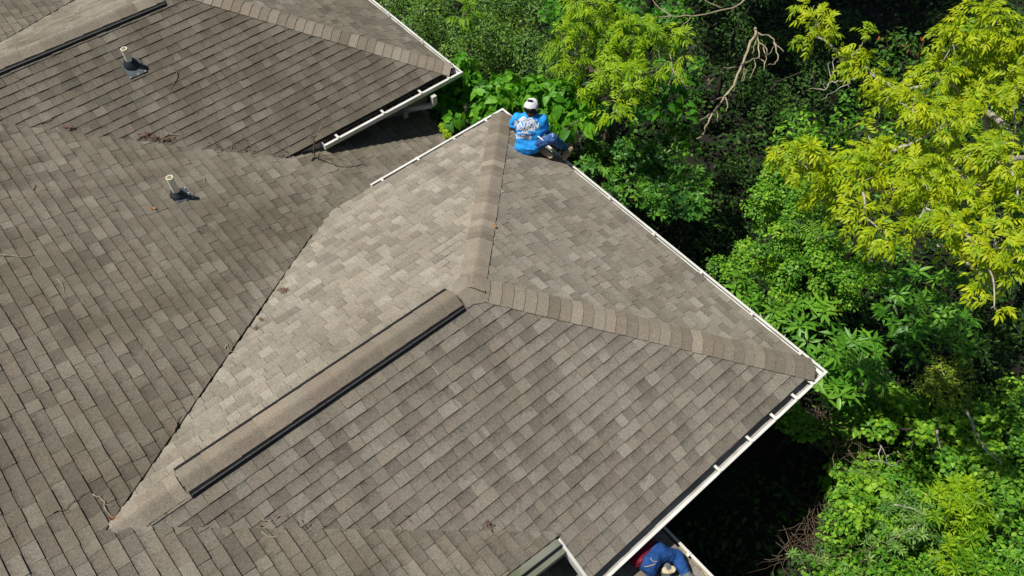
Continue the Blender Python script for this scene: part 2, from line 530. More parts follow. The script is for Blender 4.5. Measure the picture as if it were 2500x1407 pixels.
# keep the deck of the main slope below its own tabs and inside the wings
main_roof = join_faces('main_roof', [pm], M['shingle_main'], house, [([q - np.array([0, 0, .006]) for q in d], .05) for d in deckm])
front_roof, KB = wing(0, 0, BH, M['shingle_front'], 100, house, YR, -4.12, (1.34, 1.14, 1.0))  # per-slope tab colour carries part of the sunlight on each slope
rear_roof, KA = wing(AX, AY, AH, M['shingle_rear'], 200, house, None, None, (1.55, 1.2, 1.0))  # rear wing likewise: sunlit slope lightened in the tab colour itself

def hip_caps(K, roof, seed, mat):
    c, s = K['c'], K['s']
    ap = K['ap']
    dl, dr, df = np.array([0, c, -s]), np.array([c, 0, -s]), np.array([0, -c, -s])
    for end, other in ((K['cW'], dl), (K['cE'], df)):
        hd = ap - end; hd /= np.linalg.norm(hd)
        def perp(sl):                       # in-slope direction at right angles to the hip
            nrm = {0: None}
            v = sl - hd * (sl @ hd); return v / np.linalg.norm(v)
        # direction lying in each slope, perpendicular to the hip, pointing away from it
        def inplane(dn, along):
            n = np.cross(dn, along); n /= np.linalg.norm(n)
            v = np.cross(n, hd); v /= np.linalg.norm(v)
            mid = (dn * .5 + along * .5)
            return v if v @ (along * 1.0) > 0 else -v
        v_side = inplane(other, np.array([-1.0, 0, 0]))
        sy = -1.0 if end is K['cW'] else 1.0
        v_end = inplane(dr, np.array([0, sy, 0]))
        cap_run('hip_cap', end + hd * .03, ap + hd * .06, v_end, v_side, mat, roof, seed=seed)
    return
hip_caps(KB, front_roof, 5, M['cap'])
hip_caps(KA, rear_roof, 6, M['cap'])
def ridge(K, roof, mat, x0, x1, tipx, seed):
    """raised ridge vent from x0 to x1 with its own caps, plain caps beyond"""
    c, s = K['c'], K['s']; H = K['H']; cy = K['cy']
    n1, n2 = np.array([0, c, -s]), np.array([0, -c, -s])
    cap_run('ridge_cap', (tipx, cy, H), (x1 - .02, cy, H), n1, n2, mat, roof, seed=seed, half=.175, crest=.07)
    # bent cap pieces folded over the peak where the hips meet the ridge
    hv, hf, hc, nA = [], [], [], 8
    ap_ = K['ap']
    def rz(x, y): return min(PB * (K['half'] - abs(y - cy)), -PB * (x - K['cx']))
    hv.append((ap_[0], ap_[1], H + .030))
    for rr_, dz_ in ((.08, .030), (.15, .028), (.235, .017), (.237, .006)):
        for a_ in range(nA):
            th = 2 * math.pi * a_ / nA
            x_, y_ = ap_[0] + rr_ * math.cos(th), ap_[1] + rr_ * math.sin(th)
            hv.append((x_, y_, rz(x_, y_) + dz_))
    for a_ in range(nA):
        b_ = (a_ + 1) % nA
        tone = (.198, .182, .157, .1) if (a_ // 3) % 2 else (.188, .172, .148, .1)
        hf.append((0, 1 + a_, 1 + b_)); hc.append(tone)
        for k_ in range(3): hf.append((1 + k_ * nA + a_, 1 + (k_ + 1) * nA + a_, 1 + (k_ + 1) * nA + b_, 1 + k_ * nA + b_)); hc.append(tone)
    hme = bpy.data.meshes.new('peak_cap'); hme.from_pydata(hv, [], hf)
    hme.attributes.new('tab', 'FLOAT_COLOR', 'FACE').data.foreach_set('color', np.array(hc, np.float32).ravel())
    hme.attributes.new('vv', 'FLOAT', 'CORNER'); hme.update()
    link('peak_cap', hme, mat, roof)
    vent = MB()
    for n in (n1, n2):
        up = np.array([0, 0, 1.0])
        w0, w1 = (.140, .222) if n[1] > 0 else (.140, .205)
        a = np.array([x0, cy, H]); bq = np.array([x1, cy, H])
        prof = [n * w1 + up * .004, n * w1 + up * .026, n * (w0 + .02) + up * .042, n * w0 + up * .044, n * w0 + up * .004]
        vent.sweep(prof, bq, a, close=True)
    v = vent.build('ridge_vent', M['black'], roof)
    rib = MB()
    p = np.array([x1 + .01, cy, H]) + n2 * .182 + np.array([0, 0, .034])
    rib.box(p, (x0 - x1 - .02, 0, 0), n2 * .014, (0, 0, .010))
    rib.build('vent_baffle', M['grey_vent'], v)
    cap_run('vent_cap', (x1, cy, H + .034), (x0, cy, H + .034), n1, n2, mat, v, seed=seed + 4, half=.155, crest=.075, step=.29, lift=.012)
ridge(KB, front_roof, M['cap'], -3.44, -6.84, KB['tip'][0] - .02, 11)
ridge(KA, rear_roof, M['cap'], -3.40, -7.3, KA['tip'][0] - .02, 21)

# gutters ---------------------------------------------------------------------
GW, GD = .145, .11
def gutter(a, b, out, hang, mat_in, mitre_a=False, mitre_b=False, zlip=0.0, capA=False, capB=False):
    """trough whose outer lip runs from a to b; out = outward unit vector"""
    a, b, out = [np.asarray(q, float) for q in (a, b, out)]
    d = (b - a) / np.linalg.norm(b - a)
    up = np.array([0, 0, 1.0])
    g = MB()
    def sect(pt, mit, sg):
        # inner shell of the trough, thin aluminium
        pr = [(-GW, .012), (-GW, -GD), (-.030, -GD), (-.012, -.070), (.0, -.038), (.0, 0.0), (-.036, .004), (-.036, -.006), (-.006, -.006), (-.006, -.038),
              (-.016, -.060), (-.030, -.078), (-GW + .004, -.078), (-GW + .004, .012)]
        res = []
        for o, z in pr:
            p = pt + out * o + up * z
            if mit: p = p + d * sg * (o)
            res.append(p)
        return res
    A, B = sect(a, mitre_a, -1), sect(b, mitre_b, 1)
    n = len(A); g.v += [tuple(p) for p in A + B]
    MI = []
    for j in range(n):
        g.f.append((j, (j + 1) % n, n + (j + 1) % n, n + j)); MI.append(1 if j >= 7 else 0)
    for cp, S in ((capA, A), (capB, B)):
        if cp:
            k = len(g.v)
            dd = -d if S is A else d
            outl = [S[0], S[1], S[2], S[3], S[4], S[5]]
            g.v += [tuple(p + dd * .004) for p in outl] + [tuple(p - dd * .002) for p in outl]
            m_ = len(outl)
            g.f.append(tuple(range(k, k + m_))); g.f.append(tuple(range(k + m_, k + 2 * m_))[::-1]); MI += [0, 0]
            for j in range(m_): g.f.append((k + j, k + (j + 1) % m_, k + m_ + (j + 1) % m_, k + m_ + j)); MI.append(0)
    me = mesh_np('gutter', g.v, g.f)
    me.polygons.foreach_set('material_index', MI[:len(me.polygons)])
    o = link('gutter', me, [M['white'], mat_in], house)
    for p in hang:
        p = np.asarray(p, float)
        h = MB()
        h.box(p - d * .018 + out * (-GW - .03) + up * .006, d * .012, out * (GW + .026), up * .010)
        h.box(p + d * .006 + out * (-GW - .03) + up * .006, d * .012, out * (GW + .026), up * .010)
        h.box(p - d * .006 + out * (-GW - .03) + up * .004, d * .012, out * (GW + .02), up * .006)
        h.build('gutter_hanger', M['white'], o)
    return o
def lerp(a, b, t): return np.asarray(a, float) * (1 - t) + np.asarray(b, float) * t
EB = np.array([0, -3.2, 0.]); WB = np.array([0, 3.2, 0.])
gL = gutter((-2.60, 3.2, 0), WB, (0, 1, 0), [(x, 3.2, 0) for x in (-2.42, -1.75, -1.05, -.40)], M['gutter_in'], mitre_b=True, capA=True)
gR = gutter(WB, EB, (1, 0, 0), [(0, y, -.004) for y in (2.5, 1.6, .7, -.2, -1.1, -2.0, -2.8)], M['white'], mitre_a=True, mitre_b=True)
gF = gutter(EB, (-4.18, -3.2, 0), (0, -1, 0), [(x, -3.2, 0) for x in (-.30, -.62, -1.04, -1.5, -2.08)], M['gutter_in'], mitre_a=True, capB=True)
EA = np.array([AX, 4.303, 0.]); WA = np.array([AX, AY + AH, 0.])
gAf = gutter(EA, (-2.67, 4.303, 0), (0, -1, 0), [(x, 4.303, 0) for x in (-.22, -.80, -1.55, -2.42)], M['gutter_dirty'], mitre_a=True, capB=True)
gAr = gutter(WA, EA, (1, 0, 0), [(AX, y, -.004) for y in (9.6, 8.5, 7.4, 6.4, 5.4)], M['white'], mitre_a=True, mitre_b=True)
# lower porch roof
XP, ZP, PP = -2.84, -.55, .20
def zP(x): return ZP + .03 - PP * (x - XP)
gP = gutter((XP, -2.62, ZP), (XP, -7.2, ZP), (1, 0, 0), [(XP, y, ZP) for y in (-3.55, -4.5)], M['gutter_dirty'])
cP = 1 / math.sqrt(1 + PP * PP); sP = PP * cP
def pP(x, y): return np.array([x, y, zP(x)])
porch_poly = [pP(-7.5, -7.2), pP(XP - .09, -7.2), pP(XP - .09, -2.35), pP(-7.5, -2.35)]
pp = shingle_face('p', pP(XP - .09, 0), (0, 1, 0), (-cP, 0, sP), porch_poly, None, None, 61)
porch_roof = join_faces('porch_roof', [pp], M['shingle_front'], house, [([q - np.array([0, 0, .006]) for q in porch_poly], .05)])

# debris lying in the gutters
def litter_strip(name, a, b, out, z, n, seed, parent=None):
    rg = random.Random(seed); g = MB()
    a, b, out = [np.asarray(q, float) for q in (a, b, out)]
    d = b - a; L = np.linalg.norm(d); d /= L
    segs = int(L / .06)
    rows = []
    for i in range(segs + 1):
        p = a + d * L * i / segs
        row = []
        for j in range(5):
            o = -.120 + .11 * j / 4
            row.append(p + out * o + np.array([0, 0, z + .018 * mnoise.noise(Vector((i * .35, j * .9, seed))) + .01 * rg.random()]))
        rows.append(row)
    for i in range(segs):
        for j in range(4): g.quad(rows[i][j], rows[i + 1][j], rows[i + 1][j + 1], rows[i][j + 1])
    for i in range(n):
        p = a + d * L * rg.random() + out * (-.02 - .1 * rg.random()) + np.array([0, 0, z + .02])
        an = rg.uniform(0, 6.28); l = rg.uniform(.02, .06)
        q = np.array([math.cos(an), math.sin(an), rg.uniform(-.3, .5)]) * l
        w = np.array([-math.sin(an), math.cos(an), rg.uniform(-.4, .4)]) * l * .25
        g.quad(p - q, p + w, p + q, p - w)
    return g.build(name, M['dirt'], parent)
tag(litter_strip('leaf_litter', EA + [-.1, 0, 0], (-2.6, 4.303, 0), (0, -1, 0), -.045, 160, 3), 'dark rotted leaf litter filling the gutter of the rear wing', 'leaf litter', kind='stuff')
lp = litter_strip('leaf_litter', (XP - .045, -2.7, ZP), (XP - .045, -7.1, ZP), (1, 0, 0), -.07, 160, 4)
tag(lp, 'brown silt and leaf litter lying in the lower roof gutter', 'leaf litter', kind='stuff')

# fascia, soffits, walls, rake boards, downspout ------------------------------
def fascia(a, b, out, zt, h=.16, mat=None, name='fascia'):
    a, b, out = [np.asarray(q, float) for q in (a, b, out)]
    g = MB(); g.box(a - out * (GW + .024) + [0, 0, zt - h], b - a, out * .02, (0, 0, h)); return g.build(name, mat or M['fascia'], house)
fascia((-3.3, 3.2, 0), (-.13, 3.2, 0), (0, 1, 0), .012)
fascia((0, 3.05, 0), (0, -3.05, 0), (1, 0, 0), .012)
fascia((-.13, -3.2, 0), (-4.10, -3.2, 0), (0, -1, 0), .012)
fascia((AX - .13, 4.303, 0), (-3.2, 4.303, 0), (0, -1, 0), .012)
fascia((AX, AY + AH - .15, 0), (AX, 4.45, 0), (1, 0, 0), .012)
fascia((XP, -2.6, ZP), (XP, -7.2, ZP), (1, 0, 0), .012)
def prism(name, xz, y0, y1, mat):
    g = MB(); n = len(xz)
    g.v = [(x, y0, z) for x, z in xz] + [(x, y1, z) for x, z in xz]
    g.f = [tuple(range(n)), tuple(range(n, 2 * n))[::-1]] + [(i, n + i, n + (i + 1) % n, (i + 1) % n) for i in range(n)]
    return g.build(name, mat, house)
GZ = -3.6
prism('wall', [(-11.2, GZ), (-1.1, GZ), (-1.1, zC(-1.1) - .12), (-11.2, zC(-11.2) - .12)], -2.2, 13.0, M['wall'])
prism('wall', [(-4.0, GZ - .01), (-.45, GZ - .01), (-.45, -.125), (-4.0, -.125)], -2.72, 2.72, M['wall'])
prism('wall', [(-4.0, GZ - .02), (-.40, GZ - .02), (-.40, -.125), (-4.0, -.125)], AY - 2.65, AY + 2.65, M['wall'])
prism('wall', [(-7.2, GZ), (-3.25, GZ), (-3.25, zP(-3.25) - .1), (-7.2, zP(-7.2) - .1)], -6.9, -2.21, M['wall'])
so_ = MB(); so_.box((-3.6, -3.07, -.122), (3.47, 0, 0), (0, .38, 0), (0, 0, .006)); so_.box((-2.6, 2.73, -.122), (2.47, 0, 0), (0, .33, 0), (0, 0, .006)); so_.box((-.44, -2.68, -.122), (.31, 0, 0), (0, 5.4, 0), (0, 0, .006))
so_.box((-2.6, 4.44, -.122), (2.5, 0, 0), (0, .31, 0), (0, 0, .006)); so_.box((-.39, 4.76, -.122), (.31, 0, 0), (0, 5.2, 0), (0, 0, .006))
so_.build('soffit', M['fascia'], house)
rb = MB()                                    # old mossy rake boards under the cut end of the main slope
for (y, zt, h, t) in ((YR - .085, -.012, .07, .10), (YR - .165, -.075, .11, .12)):
    p0, p1 = np.array([-11.4, y, zC(-11.4) + zt - h]), np.array([-4.155, y, zC(-4.155) + zt - h])
    rb.box(p0, p1 - p0, (0, t, 0), (0, 0, h))
rb.build('rake_board', M['oldboard'], house)
rt = MB()                                    # white drip edge along the cut end of the front slope
zt0, zt1 = PB * (3.2 - 2.66), PB * .02
a0, a1 = np.array([-4.152, -2.59, PB * .61]), np.array([-4.152, -3.16, PB * .04])
rt.box(a0 + [0, 0, -.13], a1 - a0, (.006, 0, 0), (0, 0, .142))
rt.box(a0 + [.006, 0, .0145], a1 - a0, (.03, 0, 0), (0, 0, .004))
rt.build('rake_trim', M['white'], house)
ds = MB()                                    # downspout of the rear wing
path = [(-.80, 4.235, -.10), (-.80, 4.235, -.27), (-.80, 4.30, -.36), (-.93, 4.60, -.50), (-.96, 4.70, -.58), (-.96, 4.70, -.70)]
def boxpath(g, pts, w, h):
    pts = [np.asarray(p, float) for p in pts]; k0 = len(g.v)
    for k, p in enumerate(pts):
        t = pts[min(k + 1, len(pts) - 1)] - pts[max(k - 1, 0)]; t /= np.linalg.norm(t)
        a = np.array([1.0, 0, 0]); a = a - t * (a @ t); a /= np.linalg.norm(a); b = np.cross(t, a)
        for sa, sb in ((1, 1), (-1, 1), (-1, -1), (1, -1)): g.v.append(tuple(p + a * sa * w / 2 + b * sb * h / 2))
    for k in range(len(pts) - 1):
        for j in range(4): g.f.append((k0 + k * 4 + j, k0 + k * 4 + (j + 1) % 4, k0 + (k + 1) * 4 + (j + 1) % 4, k0 + (k + 1) * 4 + j))
    g.f.append((k0, k0 + 1, k0 + 2, k0 + 3)); g.f.append(tuple(k0 + (len(pts) - 1) * 4 + j for j in (3, 2, 1, 0)))
boxpath(ds, [(-.62, 4.24, -.10), (-.62, 4.24, -.26), (-.64, 4.29, -.33), (-.92, 4.55, -.42), (-.97, 4.62, -.50), (-.97, 4.64, -.64)], .085, .065)
dso = ds.build('downspout', M['fascia'], house)

# vent pipes ------------------------------------------------------------------
def vent_pipe(base, nrm, upslope, h, below):
    base = np.asarray(base, float); nrm = np.asarray(nrm, float); nrm /= np.linalg.norm(nrm)
    g = MB(); r = .047; n = 18
    b = len(g.v); zs = (-.05, h)
    ring = lambda rr, z: [tuple(base + [rr * math.cos(2 * math.pi * j / n), rr * math.sin(2 * math.pi * j / n), z]) for j in range(n)]
    g.v += ring(r, -.1) + ring(r, h) + ring(r - .009, h) + ring(r - .009, h - .25)
    for k in range(3):
        for j in range(n): g.f.append((b + k * n + j, b + k * n + (j + 1) % n, b + (k + 1) * n + (j + 1) % n, b + (k + 1) * n + j))
    g.f.append(tuple(b + 3 * n + j for j in range(n)))
    o = g.build('vent_pipe', M['pvc'], house, smooth=False)
    bt = MB(); b = 0
    prof = [(.118, -.012), (.115, .012), (.100, .03), (.096, .052), (.078, .058), (.074, .078), (.058, .084), (.049, .108), (.047, .110)]
    a = np.array([1.0, 0, 0]); a = a - nrm * (a @ nrm); a /= np.linalg.norm(a); c = np.cross(nrm, a)
    for i, (rr, z) in enumerate(prof):
        f = i / (len(prof) - 1)
        ax = nrm * (1 - f) + np.array([0, 0, 1.0]) * f; ax /= np.linalg.norm(ax)
        for j in range(n):
            th = 2 * math.pi * j / n
            bt.v.append(tuple(base + ax * z + (a * math.cos(th) + c * math.sin(th)) * rr))
    for k in range(len(prof) - 1):
        for j in range(n): bt.f.append((k * n + j, k * n + (j + 1) % n, (k + 1) * n + (j + 1) % n, (k + 1) * n + j))
    bt.build('rubber_boot', M['rubber'], o, smooth=True)
    fl = MB()
    us = np.asarray(upslope, float); us = us - nrm * (us @ nrm); us /= np.linalg.norm(us); sd = np.cross(nrm, us)
    fl.box(base - us * below - sd * .135 + nrm * .0135, sd * .27, us * (below + .07), nrm * .004)
    fl.build('flashing', M['lead'], o)
    for q in (-.115, .0, .115):
        nl = MB(); p = base - us * (below - .015) + sd * q + nrm * .0175
        nl.tube([p, p + nrm * .006], [.011, .006], 6); nl.build('nail_head', M['white'], o)
pc_base = atplane(436, 480, (PC, 0, 1), C0) + [0, 0, .004]
vent_pipe(pc_base, (PC, 0, 1), (-1, 0, PC), .375, .16)
pa_base = atplane(321, 160, (0, -PB, 1), PB * (AH - AY)) + [0, 0, .004]
vent_pipe(pa_base, (0, -PB, 1), (0, 1, PB), .30, .20)

# ground ----------------------------------------------------------------------
gm = MB(); S = 6
xs = np.concatenate([[-300, -60, -30], np.arange(-14, 30, .8), [45, 80, 300]])
ys = np.concatenate([[-300, -60, -30], np.arange(-14, 30, .8), [45, 80, 300]])
for x in xs:
    for y in ys:
        gm.v.append((x, y, GZ - .05 + .14 * mnoise.noise(Vector((x * .35, y * .35, 0))) + .05 * mnoise.noise(Vector((x * 1.3, y * 1.3, 4)))))
ny = len(ys)
for i in range(len(xs) - 1):
    for j in range(ny - 1): gm.f.append((i * ny + j, (i + 1) * ny + j, (i + 1) * ny + j + 1, i * ny + j + 1))
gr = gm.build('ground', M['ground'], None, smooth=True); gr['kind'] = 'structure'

# ------------------------------------------------------------------ soft bodies: smooth unions of tapered limbs, meshed by surface nets
def sdf_mesh(prims, res=.012, k=.03, wrinkle=0.0, wscale=9.0, seed=0, cut=None):
    """prims: (p, q, rp, rq) tapered limbs"""
    P = [(np.asarray(p, float), np.asarray(q, float), float(a), float(b)) for p, q, a, b in prims]
    lo = np.min([np.minimum(p, q) - max(a, b) for p, q, a, b in P], axis=0) - .04
    hi = np.max([np.maximum(p, q) + max(a, b) for p, q, a, b in P], axis=0) + .04
    n = np.ceil((hi - lo) / res).astype(int) + 1
    g = np.stack(np.meshgrid(*[lo[i] + res * np.arange(n[i]) for i in range(3)], indexing='ij'), -1)
    D = None
    for p, q, a, b in P:
        d = q - p; L2 = d @ d
        w = g - p
        t = np.clip((w @ d) / L2, 0, 1) if L2 > 1e-12 else np.zeros(g.shape[:3])
        f = np.linalg.norm(w - t[..., None] * d, axis=-1) - (a + (b - a) * t)
        if D is None: D = f
        else:
            h = np.clip(.5 + .5 * (f - D) / k, 0, 1)
            D = f * (1 - h) + D * h - k * h * (1 - h)
    if cut is not None:
        for nn, c in cut: D = np.maximum(D, g @ np.asarray(nn, float) - c)
    ins = D < 0
    nx, ny, nz = n
    c8 = [(i, j, l) for i in (0, 1) for j in (0, 1) for l in (0, 1)]
    cnt = sum(ins[i:nx - 1 + i, j:ny - 1 + j, l:nz - 1 + l].astype(int) for i, j, l in c8)
    act = (cnt > 0) & (cnt < 8)
    idx = -np.ones(act.shape, int); cells = np.argwhere(act); idx[act] = np.arange(len(cells))
    acc = np.zeros((len(cells), 3)); num = np.zeros(len(cells))
    for a in c8:
        for ax in range(3):
            if a[ax] == 1: continue
            b = list(a); b[ax] = 1
            ia = tuple((cells + a).T); ib = tuple((cells + b).T)
            da, db = D[ia], D[ib]
            mk = (da < 0) != (db < 0)
            t = np.where(mk, da / np.where(mk, da - db, 1), 0)
            pt = cells + np.array(a); pt = pt.astype(float); pt[:, ax] += t
            acc[mk] += pt[mk]; num[mk] += 1
    V_ = lo + res * acc / num[:, None]
    F_ = []
    for ax in range(3):
        o1, o2 = [(1, 2), (2, 0), (0, 1)][ax]
        sl = [slice(0, None)] * 3
        A = ins.take(range(n[ax] - 1), ax); B = ins.take(range(1, n[ax]), ax)
        ed = np.argwhere(A != B)
        for e in ed:
            if e[o1] == 0 or e[o2] == 0 or e[o1] >= n[o1] - 1 or e[o2] >= n[o2] - 1: continue
            q = []
            for s1, s2 in ((1, 1), (0, 1), (0, 0), (1, 0)):
                c = e.copy(); c[o1] -= s1; c[o2] -= s2; q.append(int(idx[tuple(c)]))
            if min(q) < 0: continue
            F_.append(q if A[tuple(e)] else q[::-1])
    me = mesh_np('body', V_, F_, True)
    if wrinkle:
        nv = len(me.vertices)
        nr = [v.normal.copy() for v in me.vertices]
        for v, nn in zip(me.vertices, nr):
            c = v.co * wscale + Vector((seed, 0, 0))
            h = mnoise.noise(Vector((c.x * 1.0, c.y * 1.0, c.z * 2.2))) + .5 * mnoise.noise(c * 2.3)
            v.co += nn * h * wrinkle
        me.update()
    return me

# ------------------------------------------------------------------ people
def cloth(name, col, dark, rough=.85, scale=14, splat=None):
    mt, nt, b, out = newmat(name)
    N = nt.nodes.new; L = nt.links.new
    tc = N('ShaderNodeTexCoord')
    nz = N('ShaderNodeTexNoise'); nz.inputs['Scale'].default_value = scale; nz.inputs['Detail'].default_value = 5
    L(tc.outputs['Object'], nz.inputs['Vector'])
    rp = N('ShaderNodeValToRGB'); rp.color_ramp.elements[0].position = .36; rp.color_ramp.elements[1].position = .64
    rp.color_ramp.elements[0].color = (*dark, 1); rp.color_ramp.elements[1].color = (*col, 1)
    L(nz.outputs['Fac'], rp.inputs[0])
    c = rp.outputs[0]
    if splat:
        n2 = N('ShaderNodeTexNoise'); n2.inputs['Scale'].default_value = splat[1]; n2.inputs['Detail'].default_value = 6; n2.inputs['Roughness'].default_value = .7
        L(tc.outputs['Object'], n2.inputs['Vector'])
        mr = N('ShaderNodeMapRange'); L(n2.outputs['Fac'], mr.inputs[0]); mr.inputs[1].default_value = splat[2]; mr.inputs[2].default_value = splat[2] + .03
        mx = N('ShaderNodeMix'); mx.data_type = 'RGBA'; L(mr.outputs[0], mx.inputs[0]); L(c, mx.inputs[6]); mx.inputs[7].default_value = (*splat[0], 1)
        c = mx.outputs[2]
    L(c, b.inputs['Base Color']); b.inputs['Roughness'].default_value = rough; b.inputs['Specular IOR Level'].default_value = .2
    bp = N('ShaderNodeBump'); bp.inputs['Strength'].default_value = .3; bp.inputs['Distance'].default_value = .006
    L(nz.outputs['Fac'], bp.inputs['Height'])
    wv = N('ShaderNodeTexNoise'); wv.inputs['Scale'].default_value = 5.5; wv.inputs['Detail'].default_value = 2; wv.inputs['Distortion'].default_value = 1.6
    L(tc.outputs['Object'], wv.inputs['Vector'])
    b2 = N('ShaderNodeBump'); b2.inputs['Strength'].default_value = .75; b2.inputs['Distance'].default_value = .05
    L(wv.outputs['Fac'], b2.inputs['Height']); L(bp.outputs[0], b2.inputs['Normal']); L(b2.outputs[0], b.inputs['Normal'])
    return mt
M['shirt_blue'] = cloth('bright_blue_cotton', (.030, .37, .92), (.022, .29, .80), .8, 9)
M['shirt_red'] = cloth('dark_red_cotton', (.20, .012, .030), (.14, .009, .022), .85, 10, ((.42, .25, .25), 13, .66))
M['jeans_paint'] = cloth('paint_spattered_denim', (.055, .145, .38), (.025, .070, .21), .9, 20, ((.66, .68, .66), 17, .60))
M['jeans_blue'] = cloth('bright_blue_denim', (.020, .085, .28), (.014, .058, .20), .9, 16, ((.30, .36, .45), 15, .685))
M['skin'] = cloth('brown_skin', (.17, .075, .042), (.14, .058, .032), .55, 8)
M['hair'] = cloth('black_hair', (.010, .009, .008), (.006, .005, .005), .6, 40)
M['cap_white'] = cloth('white_cap_cotton', (.78, .78, .82), (.70, .70, .75), .8, 12)
M['cap_dark'] = cloth('dark_cap_cotton', (.012, .013, .018), (.008, .008, .012), .7, 12)
M['boot_tan'] = cloth('tan_suede', (.43, .31, .19), (.33, .235, .14), .9, 22)
M['boot_sole'] = cloth('pale_rubber_sole', (.55, .44, .28), (.42, .33, .2), .8, 30)
M['boot_grey'] = cloth('grey_work_shoe', (.15, .17, .17), (.10, .115, .115), .85, 20)
M['sole_cream'] = cloth('cream_shoe_sole', (.62, .55, .38), (.50, .40, .22), .8, 14)
M['glove_yellow'] = cloth('yellow_green_glove', (.40, .42, .10), (.27, .30, .06), .8, 26)
M['print_white'] = plain('white_shirt_print', (.85, .86, .88), .7, .05, 20)
M['undershirt'] = cloth('white_cotton', (.75, .77, .80), (.65, .67, .70), .8, 12)

RN, RC = np.array([PB, 0, 1.0]), 0.0
def onR(px, py, h=0.0): return atplane(px, py, RN, RC, 0) + np.array([PB, 0, 1.0]) / math.hypot(1, PB) * h
def hand(wrist, palm_dir, up, side, curl=.7, size=1.0):
    """prims of a palm, four unequal bent fingers and a thumb leaving the side of the palm"""
    w = np.asarray(wrist, float)
    f = np.asarray(palm_dir, float); f /= np.linalg.norm(f)
    u = np.asarray(up, float); u = u - f * (u @ f); u /= np.linalg.norm(u)
    s = np.cross(f, u) * side
    P = []
    for o in (-.026, -.009, .009, .026):
        P.append((w + f * .012 + s * o * .7, w + f * .085 * size + s * o, .014, .0125))
    for i, (o, l) in enumerate(((-.029, .072), (-.010, .082), (.010, .076), (.028, .058))):
        a = w + f * .088 * size + s * o; l *= size
        b = a + (f * math.cos(curl * .45) - u * math.sin(curl * .45)) * l * .45
        c = b + (f * math.cos(curl * 1.2) - u * math.sin(curl * 1.2)) * l * .32
        d = c + (f * math.cos(curl * 1.8) - u * math.sin(curl * 1.8)) * l * .23
        P += [(a, b, .0095, .0088), (b, c, .0088, .008), (c, d, .008, .007)]
    a = w + f * .025 - s * .026
    b = a + f * .035 - s * .028 - u * .012; c = b + f * .034 - s * .006 - u * .016
    P += [(a, b, .013, .0105), (b, c, .0105, .0085)]
    return P
def limb(*a):
    return [(a[i][0], a[i + 1][0], a[i][1], a[i + 1][1]) for i in range(len(a) - 1)]

D1 = depth_of(onR(1290, 366))
def J(px, py, d): return atdepth(px, py, D1 + d)
fw = CR[2]; rt = CR[0]; upv = CR[1]
p1 = thing('person', 'person in a bright blue printed T-shirt and white backwards cap sitting on the roof edge', 'person', onR(1295, 368))
hL, hR = J(1279, 352, -.13), J(1306, 352, -.13)
pel = (hL + hR) / 2
neck = J(1294, 285, -.40); head = J(1297, 263, -.46)
sL, sR = J(1264, 290, -.36), J(1323, 294, -.34)
eL, eR = J(1249, 311, -.24), J(1331, 319, -.22)
wL = onR(1255, 321, .05); wR = J(1343, 331, -.16)
spine = lambda t: pel * (1 - t) + neck * t
# body: head, neck, arms, hands
nose_dir = (fw * .9 - upv * .35 + rt * .18); nose_dir /= np.linalg.norm(nose_dir)
hup = (upv * .75 - fw * .55); hup = hup - nose_dir * (hup @ nose_dir); hup /= np.linalg.norm(hup)
hsd = np.cross(nose_dir, hup)
body = [(head - hup * .02 - nose_dir * .015, head + hup * .03 - nose_dir * .02, .086, .088), (head + nose_dir * .03 - hup * .05, head + nose_dir * .04 + hup * .02, .066, .070),
        (head + nose_dir * .055 - hup * .085, head + nose_dir * .05 - hup * .07, .040, .045),
        (head + nose_dir * .105 - hup * .02, head + nose_dir * .118 - hup * .04, .012, .016),
        (head + nose_dir * .098 - hup * .068 - hsd * .014, head + nose_dir * .098 - hup * .068 + hsd * .014, .010, .010),
        (head - hsd * .088 - hup * .035, head - hsd * .092 + hup * .005, .014, .018), (head + hsd * .088 - hup * .035, head + hsd * .092 + hup * .005, .014, .018),
        (neck + (head - neck) * .1, head - hup * .06, .062, .055), (spine(.8), neck, .10, .066),
        (sL, eL, .056, .046), (eL, wL, .044, .030), (sR, eR, .056, .046), (eR, wR, .044, .030), (sL, sR, .07, .07)]
dirL = wL - eL; dirL = dirL / np.linalg.norm(dirL)
gl = onR(1271, 322, .035) - wL
body += hand(wR, (rt * .5 + fw * .6 - upv * .2), -fw, 1, .9)
link('body', sdf_mesh(body, .0085, .014), M['skin'], p1)
link('hair', sdf_mesh([(head - nose_dir * .022 - hup * .028 - hsd * .020, head - nose_dir * .022 - hup * .028 + hsd * .020, .078, .078), (head - nose_dir * .030 - hup * .05 - hsd * .018, head - nose_dir * .030 - hup * .05 + hsd * .018, .058, .058)], .008, .02), M['hair'], p1)
# cap worn backwards: crown, closure window, brim over the face away from the camera
capm = sdf_mesh([(head + hup * .0 - nose_dir * .02, head + hup * .05 - nose_dir * .014, .106, .092)], .008, .03, cut=[(-hup - nose_dir * -.25, -((hup - nose_dir * .25) @ (head - hup * .062)))])
capo = link('cap', capm, M['cap_white'], p1)
bc = head - nose_dir * .122 + hup * .022 - hsd * .004
wdw = sdf_mesh([(bc - hsd * .026 + hup * .004, bc + hsd * .026 + hup * .004, .017, .017), (bc - hsd * .024 + hup * .020, bc + hsd * .024 + hup * .020, .012, .012)], .006, .01)
link('closure', wdw, M['cap_dark'], capo)
br = MB()
ring_in, ring_out = [], []
for k in range(13):
    a = math.radians(-68 + 136 * k / 12)
    dv = nose_dir * math.cos(a) + hsd * math.sin(a)
    ring_in.append(head + hup * .018 + dv * .098 - nose_dir * .012)
    ring_out.append(head + hup * (.004) + dv * .098 + nose_dir * (.075 * math.cos(a * .9)) - hup * .012 * math.sin(a) ** 2)
